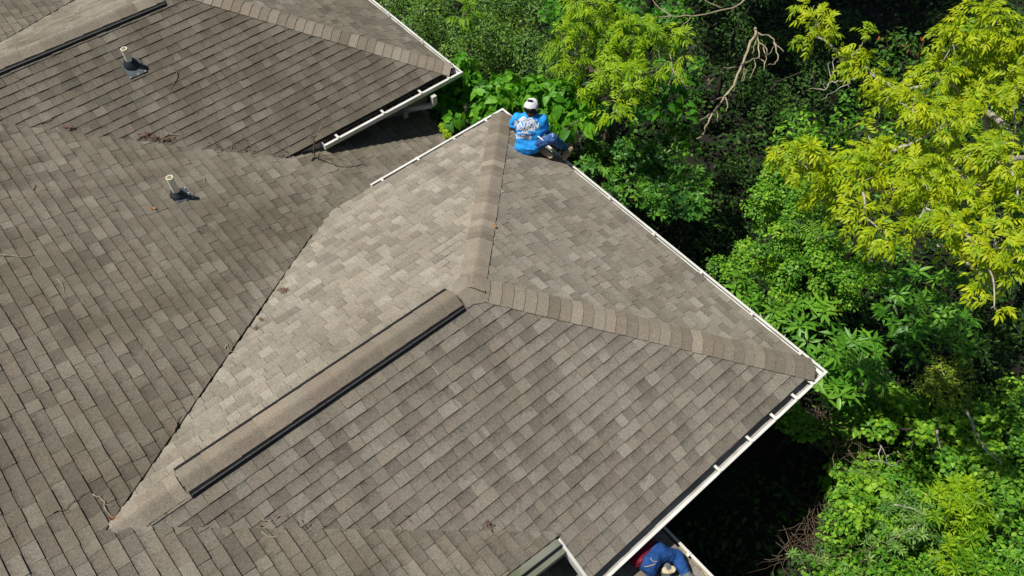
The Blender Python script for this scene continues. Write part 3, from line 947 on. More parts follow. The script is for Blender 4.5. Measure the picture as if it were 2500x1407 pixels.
for k in range(12):
    br.quad(ring_in[k], ring_in[k + 1], ring_out[k + 1], ring_out[k])
    br.quad(*(p - hup * .006 for p in (ring_in[k], ring_out[k], ring_out[k + 1], ring_in[k + 1])))
    br.quad(ring_out[k], ring_out[k + 1], ring_out[k + 1] - hup * .006, ring_out[k] - hup * .006)
br.build('brim', M['cap_dark'], capo, smooth=True)
# T-shirt
sh = [(J(1277, 360, -.12), J(1302, 357, -.13), .128, .120), (J(1276, 338, -.17), J(1306, 339, -.17), .115, .115), (J(1277, 318, -.26), J(1309, 319, -.25), .118, .118),
      (J(1279, 303, -.33), J(1309, 304, -.31), .112, .112), (sL, sR, .078, .078), (J(1285, 289, -.38), J(1303, 290, -.37), .085, .082)]
sh += [(sL, sL * .45 + eL * .55, .076, .080), (sR, sR * .32 + eR * .68, .078, .086)]
hem_n = (pel - neck) / np.linalg.norm(pel - neck) + rt * .10
shirt_me = sdf_mesh(sh, .010, .045, wrinkle=.013, wscale=6.5, seed=2, cut=[(hem_n, hem_n @ J(1285, 374, -.02))])
shirt = link('t_shirt', shirt_me, M['shirt_blue'], p1)
# printed back: gable logo and lettering, laid on the cloth
bvh = BVHTree.FromPolygons([v.co.copy() for v in shirt_me.vertices], [tuple(p.vertices) for p in shirt_me.polygons])
pc_, px_ = J(1285, 311, -.5), None
ax = rt * .985 + upv * -.10; ax /= np.linalg.norm(ax)
ay = (neck - pel); ay = ay - ax * (ay @ ax); ay = ay - fw * (ay @ fw) ; ay /= np.linalg.norm(ay)
def project(o_me):
    for v in o_me.vertices:
        p = pc_ + ax * v.co.x + ay * v.co.y
        hit, nn, ix, ds_ = bvh.ray_cast(Vector(p - fw * .6), Vector(fw))
        if hit is None: hit = Vector(p + fw * .25)
        v.co = hit - Vector(fw) * .004
def textmesh(body_, size, cx_, cy_, sx=1.0, bold=.006):
    cu = bpy.data.curves.new('lettering', 'FONT'); cu.body = body_; cu.size = size; cu.align_x = 'CENTER'; cu.offset = bold; cu.resolution_u = 2
    tmp = bpy.data.objects.new('lettering', cu); COL.objects.link(tmp); bpy.context.view_layer.update()
    me = bpy.data.meshes.new_from_object(tmp); bpy.data.objects.remove(tmp)
    for v in me.vertices: v.co = Vector((v.co.x * sx + cx_, v.co.y + cy_, 0))
    bm = bmesh.new(); bm.from_mesh(me)
    bmesh.ops.subdivide_edges(bm, edges=[e for e in bm.edges if e.calc_length() > .02], cuts=2)
    bmesh.ops.triangulate(bm, faces=bm.faces); bm.to_mesh(me); bm.free()
    return me
lines = [("RAYSON", .092, 0.0, .028, 1.0, .005), ("ROOFING", .060, -.004, -.020, 1.02, .004), ("LLC", .036, -.012, -.054, 1.5, .003), ("770-555-0188", .056, -.022, -.128, .72, .004)]
lv, lf = [], []
for t_ in lines:
    me_ = textmesh(*t_); b = len(lv)
    lv += [v.co.copy() for v in me_.vertices]; lf += [tuple(b + i for i in p.vertices) for p in me_.polygons]
    bpy.data.meshes.remove(me_)
def stroke(a, b_, w):
    a, b_ = np.array(a), np.array(b_); d = (b_ - a) / np.linalg.norm(b_ - a); n_ = np.array([-d[1], d[0]]) * w / 2
    nseg = 4
    for i in range(nseg):
        p0, p1_ = a + (b_ - a) * i / nseg, a + (b_ - a) * (i + 1) / nseg; bb = len(lv)
        for q in (p0 - n_, p1_ - n_, p1_ + n_, p0 + n_): lv.append(Vector((q[0], q[1], 0)))
        lf.append((bb, bb + 1, bb + 2, bb + 3))
for a, b_ in (((-.13, .098), (-.055, .155)), ((-.055, .155), (.0, .122)), ((.0, .122), (.06, .150)), ((.06, .150), (.118, .095)), ((-.09, .103), (-.055, .128)), ((-.055, .128), (-.022, .103)),
              ((.03, .103), (.06, .124)), ((.06, .124), (.09, .100)), ((.128, .12), (.148, .135)), ((-.13, .100), (.12, .098))): stroke(a, b_, .017)
for k in range(8):
    x0_, x1_ = -.155 + .24 * k / 8, -.155 + .24 * (k + 1) / 8
    ya, yb = -.072 + .012 * math.sin(math.pi * k / 8), -.072 + .012 * math.sin(math.pi * (k + 1) / 8)
    stroke((x0_, ya), (x1_, yb), .012)
pm_ = bpy.data.meshes.new('shirt_print'); pm_.from_pydata([tuple(v) for v in lv], [], lf); project(pm_); pm_.update()
link('shirt_print', pm_, M['print_white'], shirt)
# jeans: right knee raised, left leg folded under
kR, aR = J(1349, 338, -.34), onR(1376, 379, .11)
kL, aL = onR(1284, 340, .10), onR(1312, 374, .10)
jn = [(J(1281, 358, -.09), J(1303, 357, -.10), .105, .110)]
jn += limb((J(1306, 353, -.14), .10), (kR, .072)) + limb((kR, .070), (kR * .5 + aR * .5, .066), (aR, .056))
jn += limb((hL, .10), (kL, .075)) + limb((kL, .070), (aL, .055))
jo = link('jeans', sdf_mesh(jn, .010, .03, wrinkle=.007, wscale=11, seed=9), M['jeans_paint'], p1)
link('undershirt', sdf_mesh([(J(1310, 330, -.305), J(1322, 340, -.33), .012, .010), (J(1322, 340, -.33), J(1331, 346, -.33), .010, .008)], .006, .01), M['undershirt'], p1)
# boots
def boot(name, heel, toe, upn, ank, par, matu, mats, wd_=.042):
    heel, toe, ank = [np.asarray(q, float) for q in (heel, toe, ank)]
    d = toe - heel; d /= np.linalg.norm(d); u = np.asarray(upn, float); u = u - d * (u @ d); u /= np.linalg.norm(u)
    o = link(name, sdf_mesh([(heel + u * .035, heel * .5 + toe * .5 + u * .035, .040, .044), (heel * .5 + toe * .5 + u * .03, toe + u * .026, .048, .036), (heel + d * .035 + u * .05, ank, .045, .050),
                             (heel * .62 + toe * .38 + u * .055, ank, .042, .048)], .008, .03, wrinkle=.003, wscale=20), matu, par)
    s_ = sdf_mesh([(heel - u * .004, heel * .55 + toe * .45 - u * .004, .040, .036), (heel * .55 + toe * .45 - u * .004, toe - u * .004, .047, .040)], .008, .02, cut=[(u, u @ (heel + u * .012)), (-u, -(u @ (heel - u * .022)))])
    link('sole', s_, mats, o)
    return o
boot('boot', onR(1374, 394, .06), onR(1388, 379, .09), np.array([PB, 0, 1.0]), aR, p1, M['boot_tan'], M['boot_sole'])
boot('boot', onR(1340, 391, .07) , onR(1315, 377, .10), upv * .35 + fw * .85, aL, p1, M['boot_tan'], M['boot_sole'])
link('glove', sdf_mesh([(wL + (eL - wL) * .12, wL, .036, .036)] + [(a, b, c * 1.2, d * 1.2) for a, b, c, d in hand(wL, gl, np.array([PB, 0, 1.0]), 1, .5)], .007, .012), M['glove_yellow'], p1)

# second person, prone under the front eave, seen from the hips down
PN = np.array([PP, 0, 1.0]); PCc = ZP + .03 + PP * XP + .012
def onP(px, py, h=0.0):
    # point h above the porch roof that is seen at this pixel
    d = ray(px, py); n = PN; t = (PCc + h * math.hypot(1, PP) - n @ CAMP) / (n @ d)
    return CAMP + d * t
p2 = thing('person', 'person in a dark red shirt and blue jeans lying under the front eave', 'person', onP(1600, 1385))
hA, hB = onP(1577, 1370, .14), onP(1599, 1346, .15)
pv = (hA + hB) / 2
hd_ = np.array([-.42, .90, 0.0]); hd_ /= np.linalg.norm(hd_)      # towards the head, in under the eave
hd_[2] = -PP * hd_[0]
ch = pv + hd_ * .30; sh_c = pv + hd_ * .46
ch[2] = zP(ch[0]) + .125; sh_c[2] = zP(sh_c[0]) + .115
acr = (hB - hA); acr[2] = 0; acr /= np.linalg.norm(acr)
s1_, s2_ = sh_c - acr * .17, sh_c + acr * .17
hd2 = sh_c + hd_ * .24; hd2[2] = zP(hd2[0]) + .115
red = [(hA + hd_ * .09, hB + hd_ * .09, .106, .102), (ch - acr * .09, ch + acr * .09, .105, .105), (s1_, s2_, .085, .085)]
e1_, e2_ = s1_ - acr * .14 + hd_ * .16, s2_ + acr * .14 + hd_ * .16
w1_, w2_ = e1_ + hd_ * .2 + acr * .10, e2_ + hd_ * .2 - acr * .10
for q in (e1_, e2_, w1_, w2_): q[2] = zP(q[0]) + .055
red += [(s1_, s1_ * .4 + e1_ * .6, .075, .07), (s2_, s2_ * .4 + e2_ * .6, .075, .07)]
body2 = [(hd2 - hd_ * .02, hd2 + hd_ * .05, .088, .085), (hd2 + hd_ * .02 + np.array([0, 0, -.03]), hd2 - hd_ * .03 + np.array([0, 0, -.04]), .065, .05), (hd2 + np.array([0, 0, -.095]), hd2 + hd_ * .03 + np.array([0, 0, -.09]), .014, .012),
         (hd2 - acr * .09, hd2 - acr * .092 + hd_ * .03, .014, .017), (hd2 + acr * .09, hd2 + acr * .092 + hd_ * .03, .014, .017),
         (sh_c, hd2 - hd_ * .05, .08, .058), (s1_, e1_, .055, .045), (s2_, e2_, .055, .045), (e1_, w1_, .043, .03), (e2_, w2_, .043, .03), (s1_, s2_, .07, .07)]
body2 += hand(w1_, hd_, np.array([0, 0, 1.0]), 1, .5) + hand(w2_, hd_, np.array([0, 0, 1.0]), -1, .5)
link('body', sdf_mesh(body2, .009, .014), M['skin'], p2)
link('hair', sdf_mesh([(hd2 - hd_ * .03 + np.array([0, 0, .015]), hd2 + hd_ * .045 + np.array([0, 0, .02]), .088, .084)], .01, .02), M['hair'], p2)
link('shirt', sdf_mesh(red, .010, .05, wrinkle=.008, wscale=9, seed=4), M['shirt_red'], p2)
kB, aB = onP(1651, 1358, .10), onP(1676, 1404, .075)
kA, aA = onP(1590, 1392, .09), onP(1628, 1386, .075)
jb = [(hA - hd_ * .03, hB - hd_ * .03, .119, .113)] + limb((hB - hd_ * .05, .100), (kB, .074)) + limb((kB, .072), (kB * .5 + aB * .5, .066), (aB, .054))
jb2 = limb((hA - hd_ * .05, .105), (kA, .070))
link('jeans', sdf_mesh(jb + jb2, .010, .03, wrinkle=.008, wscale=11, seed=12), M['jeans_blue'], p2)
boot('shoe', onP(1624, 1394, .10), onP(1641, 1391, .10), -PN, aA, p2, M['boot_grey'], M['sole_cream'])
boot('shoe', onP(1680, 1413, .05), onP(1694, 1434, .03), PN, aB, p2, M['boot_grey'], M['sole_cream'])
j2 = [o for o in p2.children if o.name.startswith('jeans')][0]
bv2 = BVHTree.FromPolygons([v.co.copy() for v in j2.data.vertices], [tuple(p.vertices) for p in j2.data.polygons])
g2 = MB()
for line in (((1588, 1362), (1591, 1368), (1597, 1372), (1604, 1371)), ((1573, 1384), (1582, 1383), (1592, 1380), (1600, 1377))):
    pts = []
    for (px, py) in line:
        d = Vector(ray(px, py)).normalized()
        hit, nn, ix, ds_ = bv2.ray_cast(Vector(CAMP), d)
        if hit is not None: pts.append(np.array(hit - d * .003))
    if len(pts) > 1: g2.tube(pts, .0045, 5)
if g2.v: g2.build('pocket_trim', M['boot_sole'], j2)
# ------------------------------------------------------------------ twigs and leaves lying on the roof

ROOFS = {'C': (np.array([PC, 0, 1.0]), C0), 'BF': (np.array([0, -PB, 1.0]), PB * BH), 'BL': (np.array([0, PB, 1.0]), PB * BH),
         'BR': (np.array([PB, 0, 1.0]), 0.0), 'AF': (np.array([0, -PB, 1.0]), PB * (AH - AY))}
def onroof(px, py, key, h=.02):
    d = ray(px, py); best = None
    for k_ in key.split('+'):
        n, c = ROOFS[k_]; nl = np.linalg.norm(n)
        t = (c + h * nl - n @ CAMP) / (n @ d)
        best = t if best is None else min(best, t)
    return CAMP + d * best
TWC = [0]
def smooth_path(pts, rg, wob=.008, sub=3):
    out = []
    for a, b in zip(pts[:-1], pts[1:]):
        for i in range(sub):
            out.append(a + (b - a) * i / sub + np.array([rg.uniform(-wob, wob) if i else 0 for _ in range(3)]) * np.array([1, 1, .4]))
    out.append(pts[-1]); return out
def twig(label, key, strokes, r=.006, mat='twig', lift=.016, name='twig', leaf=None):
    """strokes: pixel polylines on a slope; the first is the main stem"""
    rg = random.Random(TWC[0]); TWC[0] += 1
    g = MB()
    for si, st in enumerate(strokes):
        pts = []
        for k, q in enumerate(st):
            h = q[2] if len(q) > 2 else lift + rg.uniform(-.004, .012)
            pts.append(onroof(q[0], q[1], key, h))
        rr = r if si == 0 else r * .65
        P = smooth_path(pts, rg)
        g.tube(P, [rr * (1 - .65 * i / (len(P) - 1)) for i in range(len(P))], 6)
    root = g.build(name, M[mat], None, smooth=True)
    tag(root, label, 'twig')
    if leaf:
        lm = MB()
        for (px, py, l) in leaf:
            c = onroof(px, py, key, .02)
            for _ in range(3):
                a = rg.uniform(0, 6.28); d = np.array([math.cos(a), math.sin(a), rg.uniform(.1, .4)]) * l; w = np.array([-math.sin(a), math.cos(a), .15]) * l * .35
                lm.quad(c - d, c + w + [0, 0, .012], c + d, c - w)
        lm.build('dead_leaf', M['orange_leaf'], root)
    return root
twig('curved dark twig lying below the vent pipe of the rear wing', 'AF', [[(424, 167), (432, 178), (431, 193), (424, 205), (416, 216)], [(428, 172), (421, 168)]], .008)
twig('tall forked stick leaning over the eave beside the end of the rear gutter', 'C', [[(760, 391, .03), (768, 381, .05), (766, 360, .30), (766, 338, .52), (777, 324, .62), (788, 305, .72), (796, 290, .80)], [(766, 338, .52), (760, 330, .58), (768, 311, .70)], [(777, 324, .62), (787, 300, .74), (789, 287, .80)]], .013)
twig('crooked twig pointing right at the foot of the forked stick', 'C', [[(762, 388), (775, 384), (781, 371), (800, 363)], [(778, 382), (806, 376), (818, 377), (832, 373)]], .008)
twig('reddish branching twig right of the forked stick', 'C', [[(783, 386), (805, 388), (826, 389), (848, 395)], [(806, 388), (816, 398), (822, 407)], [(815, 389), (812, 380)], [(795, 389), (790, 396)]], .006, 'debris')
twig('forked pale twig lying on the open main slope above the front gutter end', 'C', [[(622, 446), (632, 436), (640, 424), (645, 411)], [(632, 436), (654, 437)], [(640, 424), (648, 420)]], .006, 'twig_pale')
twig('short thin twig on the main slope left of the front valley', 'C', [[(512, 549), (525, 556), (535, 572)], [(525, 556), (520, 549)]], .005, 'twig_pale')
twig('greyish forked stick at the left edge of the main slope', 'C', [[(-10, 622), (18, 624), (45, 627), (71, 628)], [(18, 624), (6, 618)], [(45, 627), (30, 622)]], .008, 'twig_pale')
twig('small bent twig standing out left of the lower vent pipe', 'C', [[(82, 463), (86, 455), (87, 449)], [(86, 455), (81, 450)]], .006)
twig('faint pale stem on the main slope left of the front valley debris', 'C', [[(140, 682), (152, 696), (160, 718)]], .0045, 'twig_pale')
twig('forked pale twig holding an orange leaf beside the front ridge end', 'C', [[(227, 1207), (243, 1213), (254, 1223), (255, 1240), (270, 1258), (286, 1268), (290, 1275)], [(254, 1230), (277, 1234)], [(243, 1213), (250, 1206)]], .007, 'twig_pale', leaf=[(279, 1268, .028), (270, 1266, .02)])
twig('thin grey twig sloping down left of the leafy twig', 'C', [[(128, 1252), (160, 1243), (178, 1225), (206, 1206)], [(178, 1225), (190, 1222)]], .0055)
twig('pale twig lying just below the lower front valley', 'C+BF', [[(638, 1298), (652, 1309), (670, 1312), (692, 1320)], [(652, 1309), (648, 1300)]], .006, 'twig_pale')
twig('short thin twig resting on the lower front valley line', 'C+BF', [[(640, 1268), (655, 1272), (672, 1282)], [(655, 1272), (664, 1270)]], .005, 'twig_pale')
twig('dark two-pronged stick caught low in the front valley', 'C+BL', [[(424, 1056), (431, 1042), (432, 1026), (438, 1013)], [(431, 1042), (429, 1032)]], .008)
twig('thin curled twig across the front valley', 'C+BL', [[(549, 852), (554, 838), (562, 858), (578, 861)], [(562, 858), (570, 850)]], .005, 'twig_pale')
twig('dark stick lying at the upper left end of the rear valley', 'C+AF', [[(99, 300), (115, 297), (127, 287)], [(115, 297), (122, 299)]], .008)
twig('grey stick lying along the rear valley right of the rusty leaf pile', 'C+AF', [[(414, 327), (437, 330), (458, 337)], [(437, 330), (448, 326)]], .007, 'twig_pale')
twig('tiny forked twig above the rear valley', 'C+AF', [[(590, 334), (600, 340), (618, 343)], [(600, 340), (598, 346)]], .005)
twig('dark knobbly twig at the top of the front valley by the gutter end', 'C+BL', [[(826, 507), (829, 497), (834, 492), (843, 491)], [(829, 497), (826, 491)]], .007)
twig('thin short pale stick on the main slope above the front valley', 'C', [[(497, 430), (501, 440), (500, 450)]], .0045, 'twig_pale')
def litter(label, key, spots, n, seed, mat='debris', cat='leaf litter', name='leaf_pile', ll=(.02, .07)):
    rg = random.Random(seed); g = MB()
    for i in range(n):
        px, py, sp = rg.choice(spots)
        c = onroof(px + rg.gauss(0, sp), py + rg.gauss(0, sp * .35), key, .022 + .025 * rg.random())
        a = rg.uniform(0, 6.28); l = rg.uniform(*ll)
        d = np.array([math.cos(a), math.sin(a), rg.uniform(-.15, .3)]) * l / 2; w = np.array([-math.sin(a), math.cos(a), rg.uniform(-.3, .3)]) * l * .12
        g.quad(c - d, c + w, c + d, c - w)
    return tag(g.build(name, M[mat], None), label, cat, kind='stuff')
litter('rusty pine needle pile lying in the middle of the rear valley', 'C+AF', [(352, 330, 9), (375, 334, 10), (400, 338, 8), (365, 328, 8), (345, 332, 16), (390, 336, 18)], 60, 1, ll=(.03, .08))
litter('small dark brown leaf pile near the left end of the rear valley', 'C+AF', [(170, 311, 8), (160, 306, 5)], 18, 2)
litter('thin scatter of brown leaves at the right end of the rear valley', 'C+AF', [(520, 352, 12), (600, 362, 12), (690, 374, 12), (560, 356, 9)], 40, 8)
litter('rusty red leaf clump halfway up the front valley', 'C+BL', [(689, 711, 6), (692, 705, 5)], 32, 3)
litter('brown leaf crumbs lower on the front valley', 'C+BL', [(636, 778, 6), (622, 800, 6)], 26, 4)
litter('brown leaves scattered along the lower front valley', 'C+BF', [(745, 1275, 25), (670, 1282, 20), (1010, 1270, 25), (1195, 1280, 12)], 34, 6)
def single_leaf(label, px, py, key, l, ang, curl):
    c = onroof(px, py, key, .02); g = MB(); nU, nW = 7, 4
    d = np.array([math.cos(ang), math.sin(ang), 0]); w = np.array([-math.sin(ang), math.cos(ang), 0]); n_ = ROOFS[key][0] / np.linalg.norm(ROOFS[key][0])
    for i in range(nU + 1):
        t = i / nU
        for j in range(nW + 1):
            q = (j / nW - .5) * l * .55 * math.sin(math.pi * min(1, t * .93 + .05)) ** .8
            p = c + d * (t - .5) * l + w * q; p = p - n_ * ((p - c) @ n_)
            g.v.append(tuple(p + n_ * (curl * l * ((t - .5) ** 2 * 1.6 + abs(q / l) * .9 + .08 * math.sin(9 * t + j)))))
    for i in range(nU):
        for j in range(nW): a = i * (nW + 1) + j; g.f.append((a, a + 1, a + nW + 2, a + nW + 1))
    return tag(g.build('dead_leaf', M['orange_leaf'], None, smooth=True), label, 'fallen leaf')
single_leaf('curled orange leaf on the main slope below the lower vent pipe', 374, 511, 'C', .075, .4, .7)
single_leaf('orange leaf lying on the hip end right of the hip cap', 1208, 553, 'BR', .07, 1.2, .5)

# ------------------------------------------------------------------ foliage
LEAF = {   # outline points (along, across, lift); quads and triangles
    'ovate': ([(0, 0, 0), (.24, .40, .05), (.60, .40, .05), (1, 0, -.05), (.60, -.40, .05), (.24, -.40, .05), (.30, 0, -.06), (.66, 0, -.07)],
              [(0, 6, 1), (1, 6, 7, 2), (2, 7, 3), (0, 5, 6), (5, 4, 7, 6), (4, 3, 7)]),
    'lance': ([(0, 0, 0), (.35, .5, .06), (1, 0, -.08), (.35, -.5, .06), (.42, 0, -.07)], [(0, 4, 1), (1, 4, 2), (0, 3, 4), (3, 2, 4)]),
    'heart': ([(.07, 0, 0), (-.05, .26, .03), (.18, .50, .07), (.58, .37, .06), (1, 0, -.10), (.58, -.37, .06), (.18, -.50, .07), (-.05, -.26, .03), (.30, 0, -.05), (.64, 0, -.07)],
              [(0, 8, 2, 1), (2, 8, 9, 3), (3, 9, 4), (0, 7, 6, 8), (6, 5, 9, 8), (5, 4, 9)]),
    'round': ([(0, 0, 0), (.12, .36, .04), (.50, .50, .06), (.86, .30, .02), (1, 0, -.04), (.86, -.30, .02), (.50, -.50, .06), (.12, -.36, .04)], [(0, 4, 2, 1), (2, 4, 3), (0, 7, 6, 4), (6, 5, 4)]),
    'small': ([(0, 0, 0), (.45, .5, .08), (1, 0, -.05), (.45, -.5, .08)], [(0, 2, 1), (0, 3, 2)]),
}
def unit(a): return a / (np.linalg.norm(a, axis=-1, keepdims=True) + 1e-9)
class Leaves:
    def __init__(s): s.b = []
    def add(s, shape, pos, axis, nrm, length, width, tint, droop=.15):
        s.b.append((shape, np.asarray(pos), np.asarray(axis), np.asarray(nrm), np.asarray(length), np.asarray(width), np.asarray(tint), droop))
    def count(s): return sum(len(q[1]) for q in s.b)
    def build(s, name, mat, parent):
        VV, TT, LI, LT = [], [], [], []
        off = 0
        for shape, pos, axis, nrm, ln, wd_, tint, droop in s.b:
            pv_, fc = LEAF[shape]
            ax_ = unit(axis); sd = unit(np.cross(nrm, ax_)); up_ = np.cross(ax_, sd)
            n = len(pos)
            arr = np.zeros((n, len(pv_), 3))
            for k, (t, w, h) in enumerate(pv_):
                arr[:, k] = pos + ax_ * (t * ln)[:, None] + sd * (w * wd_)[:, None] + up_ * ((h * wd_) - droop * ln * t * t)[:, None]
            VV.append(arr.reshape(-1, 3)); TT.append(np.repeat(tint, len(pv_)))
            base = off + np.arange(n) * len(pv_)
            # faces leaf by leaf
            flat = np.concatenate([np.array(f) for f in fc]); lens = np.array([len(f) for f in fc])
            LI.append((base[:, None] + flat[None, :]).ravel()); LT.append(np.tile(lens, n))
            off += n * len(pv_)
        V_ = np.concatenate(VV).astype(np.float32); li = np.concatenate(LI).astype(np.int32); lt = np.concatenate(LT).astype(np.int32)
        me = bpy.data.meshes.new(name)
        me.vertices.add(len(V_)); me.vertices.foreach_set('co', V_.ravel())
        me.loops.add(len(li)); me.loops.foreach_set('vertex_index', li)
        me.polygons.add(len(lt)); ls = np.zeros(len(lt), np.int32); ls[1:] = np.cumsum(lt)[:-1]
        me.polygons.foreach_set('loop_start', ls)
        try: me.polygons.foreach_set('loop_total', lt)
        except Exception: pass
        a = me.attributes.new('tint', 'FLOAT', 'POINT'); a.data.foreach_set('value', np.concatenate(TT).astype(np.float32))
        me.update(calc_edges=True)
        return link(name, me, mat, parent)
DM = 2.3
LSC = .74
def rand_dir(n, rg): return unit(rg.normal(size=(n, 3)))
UPV = np.array([0, 0, 1.0])
def clump_shell(c, r, n, rg, flat=.75, low=-.35):
    """points through the outer part of an uneven clump, with their outward direction"""
    d = rand_dir(n * 3, rg); d = d[d[:, 2] > low][:n]
    rad = r * (.45 + .55 * rg.random(len(d)) ** .6) * (1 + .22 * np.sin(d[:, 0] * 5 + c[0] * 3) * np.cos(d[:, 1] * 4 + c[1] * 2))
    p = c + d * rad[:, None] * np.array([1, 1, flat])
    return p, d
def loose_leaves(L, clumps, shape, ln, wd_, dens, rg, tint=(.5, .2), up=.7, droop=.18, flat=.75, jitter=.8, hang=.15):
    for c, r in clumps:
        n = max(8, int(dens * DM * r * r / (LSC * LSC)))
        p, d = clump_shell(c, r, n, rg, flat)
        n = len(p)
        nr = unit(UPV * up + d * .5 + rg.normal(size=(n, 3)) * .42 * jitter)
        ax_ = d + rg.normal(size=(n, 3)) * .8; ax_ = unit(ax_ - nr * (ax_ * nr).sum(1)[:, None] - UPV * hang)
        s_ = rg.uniform(.65, 1.2, n) * LSC
        base = rg.normal(0, tint[1] * .6)
        L.add(shape, p, ax_, nr, ln * s_, wd_ * s_ * rg.uniform(.85, 1.15, n), np.clip(tint[0] + base + rg.normal(0, tint[1], n), 0, 1), droop)
def rosettes(L, clumps, shape, k, ln, wd_, dens, rg, tint=(.5, .2), elev=.25, droop=.25, flat=.75, hang=0.0, outw=.6, low=-.2, stem=0.0):
    """shoot tips through each clump, each with k leaves spread round the tip"""
    for c, r in clumps:
        n = max(3, int(dens * DM * r * r))
        p, d = clump_shell(c, r, n, rg, flat, low)
        base = rg.normal(0, tint[1] * .5)
        for q, dd in zip(p, d):
            sa = unit(UPV * (1 - outw) + dd * outw + rg.normal(size=3) * .25)
            a = unit(np.cross(sa, rg.normal(size=3))); b = np.cross(sa, a)
            kk = max(3, int(round(k * rg.uniform(.75, 1.2))))
            th = 2 * np.pi * (np.arange(kk) / kk) + rg.uniform(0, 6.28) + rg.normal(0, .18, kk)
            el = elev + rg.normal(0, .22, kk)
            radial = np.cos(th)[:, None] * a + np.sin(th)[:, None] * b
            ax_ = unit(radial * np.cos(el)[:, None] + sa * np.sin(el)[:, None] - UPV * hang)
            nr = unit(sa * np.cos(el)[:, None] - radial * np.sin(el)[:, None] + UPV * .25 + rg.normal(size=(kk, 3)) * .15)
            nr = unit(nr - ax_ * (nr * ax_).sum(1)[:, None])
            s_ = rg.uniform(.7, 1.15, kk)
            st = np.repeat(q[None], kk, 0) + ax_ * (ln * .10) - sa * (rg.uniform(0, stem + 1e-6, kk))[:, None]
            L.add(shape, st, ax_, nr, ln * s_, wd_ * s_, np.clip(tint[0] + base + rg.normal(0, tint[1] * .7) + rg.normal(0, tint[1] * .45, kk), 0, 1), droop)
def pinnate(L, tips, ln_leaf, wd_leaf, ln_rachis, pairs, rg, tint=(.5, .2), hang=.45, droop=.3):
    """feather leaves: a drooping midrib with paired leaflets, bunched at each shoot tip"""
    for q, dd in tips:
        base = rg.normal(0, tint[1] * .6)
        for _ in range(int(rg.integers(3, 6))):
            da = unit(dd * .7 + rg.normal(size=3) * .6 - UPV * hang * rg.uniform(.3, 1.2))
            R_ = ln_rachis * rg.uniform(.7, 1.15)
            sd = unit(np.cross(da, UPV + rg.normal(size=3) * .2)); nr0 = unit(np.cross(sd, da))
            if nr0[2] < 0: nr0 = -nr0
            P_, A_, N_, S_ = [], [], [], []
            for j in range(pairs):
                t = (j + .6) / pairs
                pt = q + da * R_ * t - UPV * R_ * .35 * t * t
                loc = unit(da - UPV * .7 * t)
                for s_ in (1, -1):
                    P_.append(pt); A_.append(unit(sd * s_ * .75 + loc * .75 - UPV * .12)); N_.append(unit(nr0 + UPV * .5 + sd * s_ * -.15 + rg.normal(size=3) * .2)); S_.append(rg.uniform(.75, 1.1) * (.8 + .3 * t))
            P_.append(q + da * R_ - UPV * R_ * .35); A_.append(unit(da - UPV * .8)); N_.append(nr0); S_.append(1.15)
            S_ = np.array(S_); n = len(P_)
            L.add('ovate', np.array(P_), np.array(A_), np.array(N_), ln_leaf * S_, wd_leaf * S_, np.clip(tint[0] + base + rg.normal(0, tint[1] * .5, n), 0, 1), droop)
def px_clumps(lst, z, rg=None, dz=0.0):
    out = []
    for q in lst:
        px, py, r = q[:3]
        zz = (q[3] if len(q) > 3 else z) + (rg.uniform(-dz, dz) if rg is not None else 0)
        c = atz(px, py, zz)
        out.append((c, r / ppm(c)))
    return out
def fill(poly, spacing, rpx, z, rg, dz=.3, hole=None, drop=0.0):
    """clumps spread over an outlined patch of ground cover (outline measured on the photograph), at height z"""
    hs = []
    xs_ = [p[0] for p in poly]; ys_ = [p[1] for p in poly]
    def inside(x, y):
        c = False; n = len(poly)
        for i in range(n):
            x1, y1 = poly[i]; x2, y2 = poly[(i + 1) % n]
            if (y1 > y) != (y2 > y) and x < (x2 - x1) * (y - y1) / (y2 - y1) + x1: c = not c
        return c
    out = []
    y = min(ys_)
    while y < max(ys_):
        x = min(xs_)
        while x < max(xs_):
            qx, qy = x + rg.uniform(-.45, .45) * spacing, y + rg.uniform(-.45, .45) * spacing
            if inside(qx, qy) and rg.random() > drop and not (hole and any((qx - h[0]) ** 2 + (qy - h[1]) ** 2 < h[2] ** 2 for h in hole)):
                zz = z(qx, qy) if callable(z) else z
                c = atz(qx, qy, zz + rg.uniform(-dz, dz)); out.append((c, rpx * rg.uniform(.7, 1.25) / ppm(c)))
            x += spacing
        y += spacing
    return out
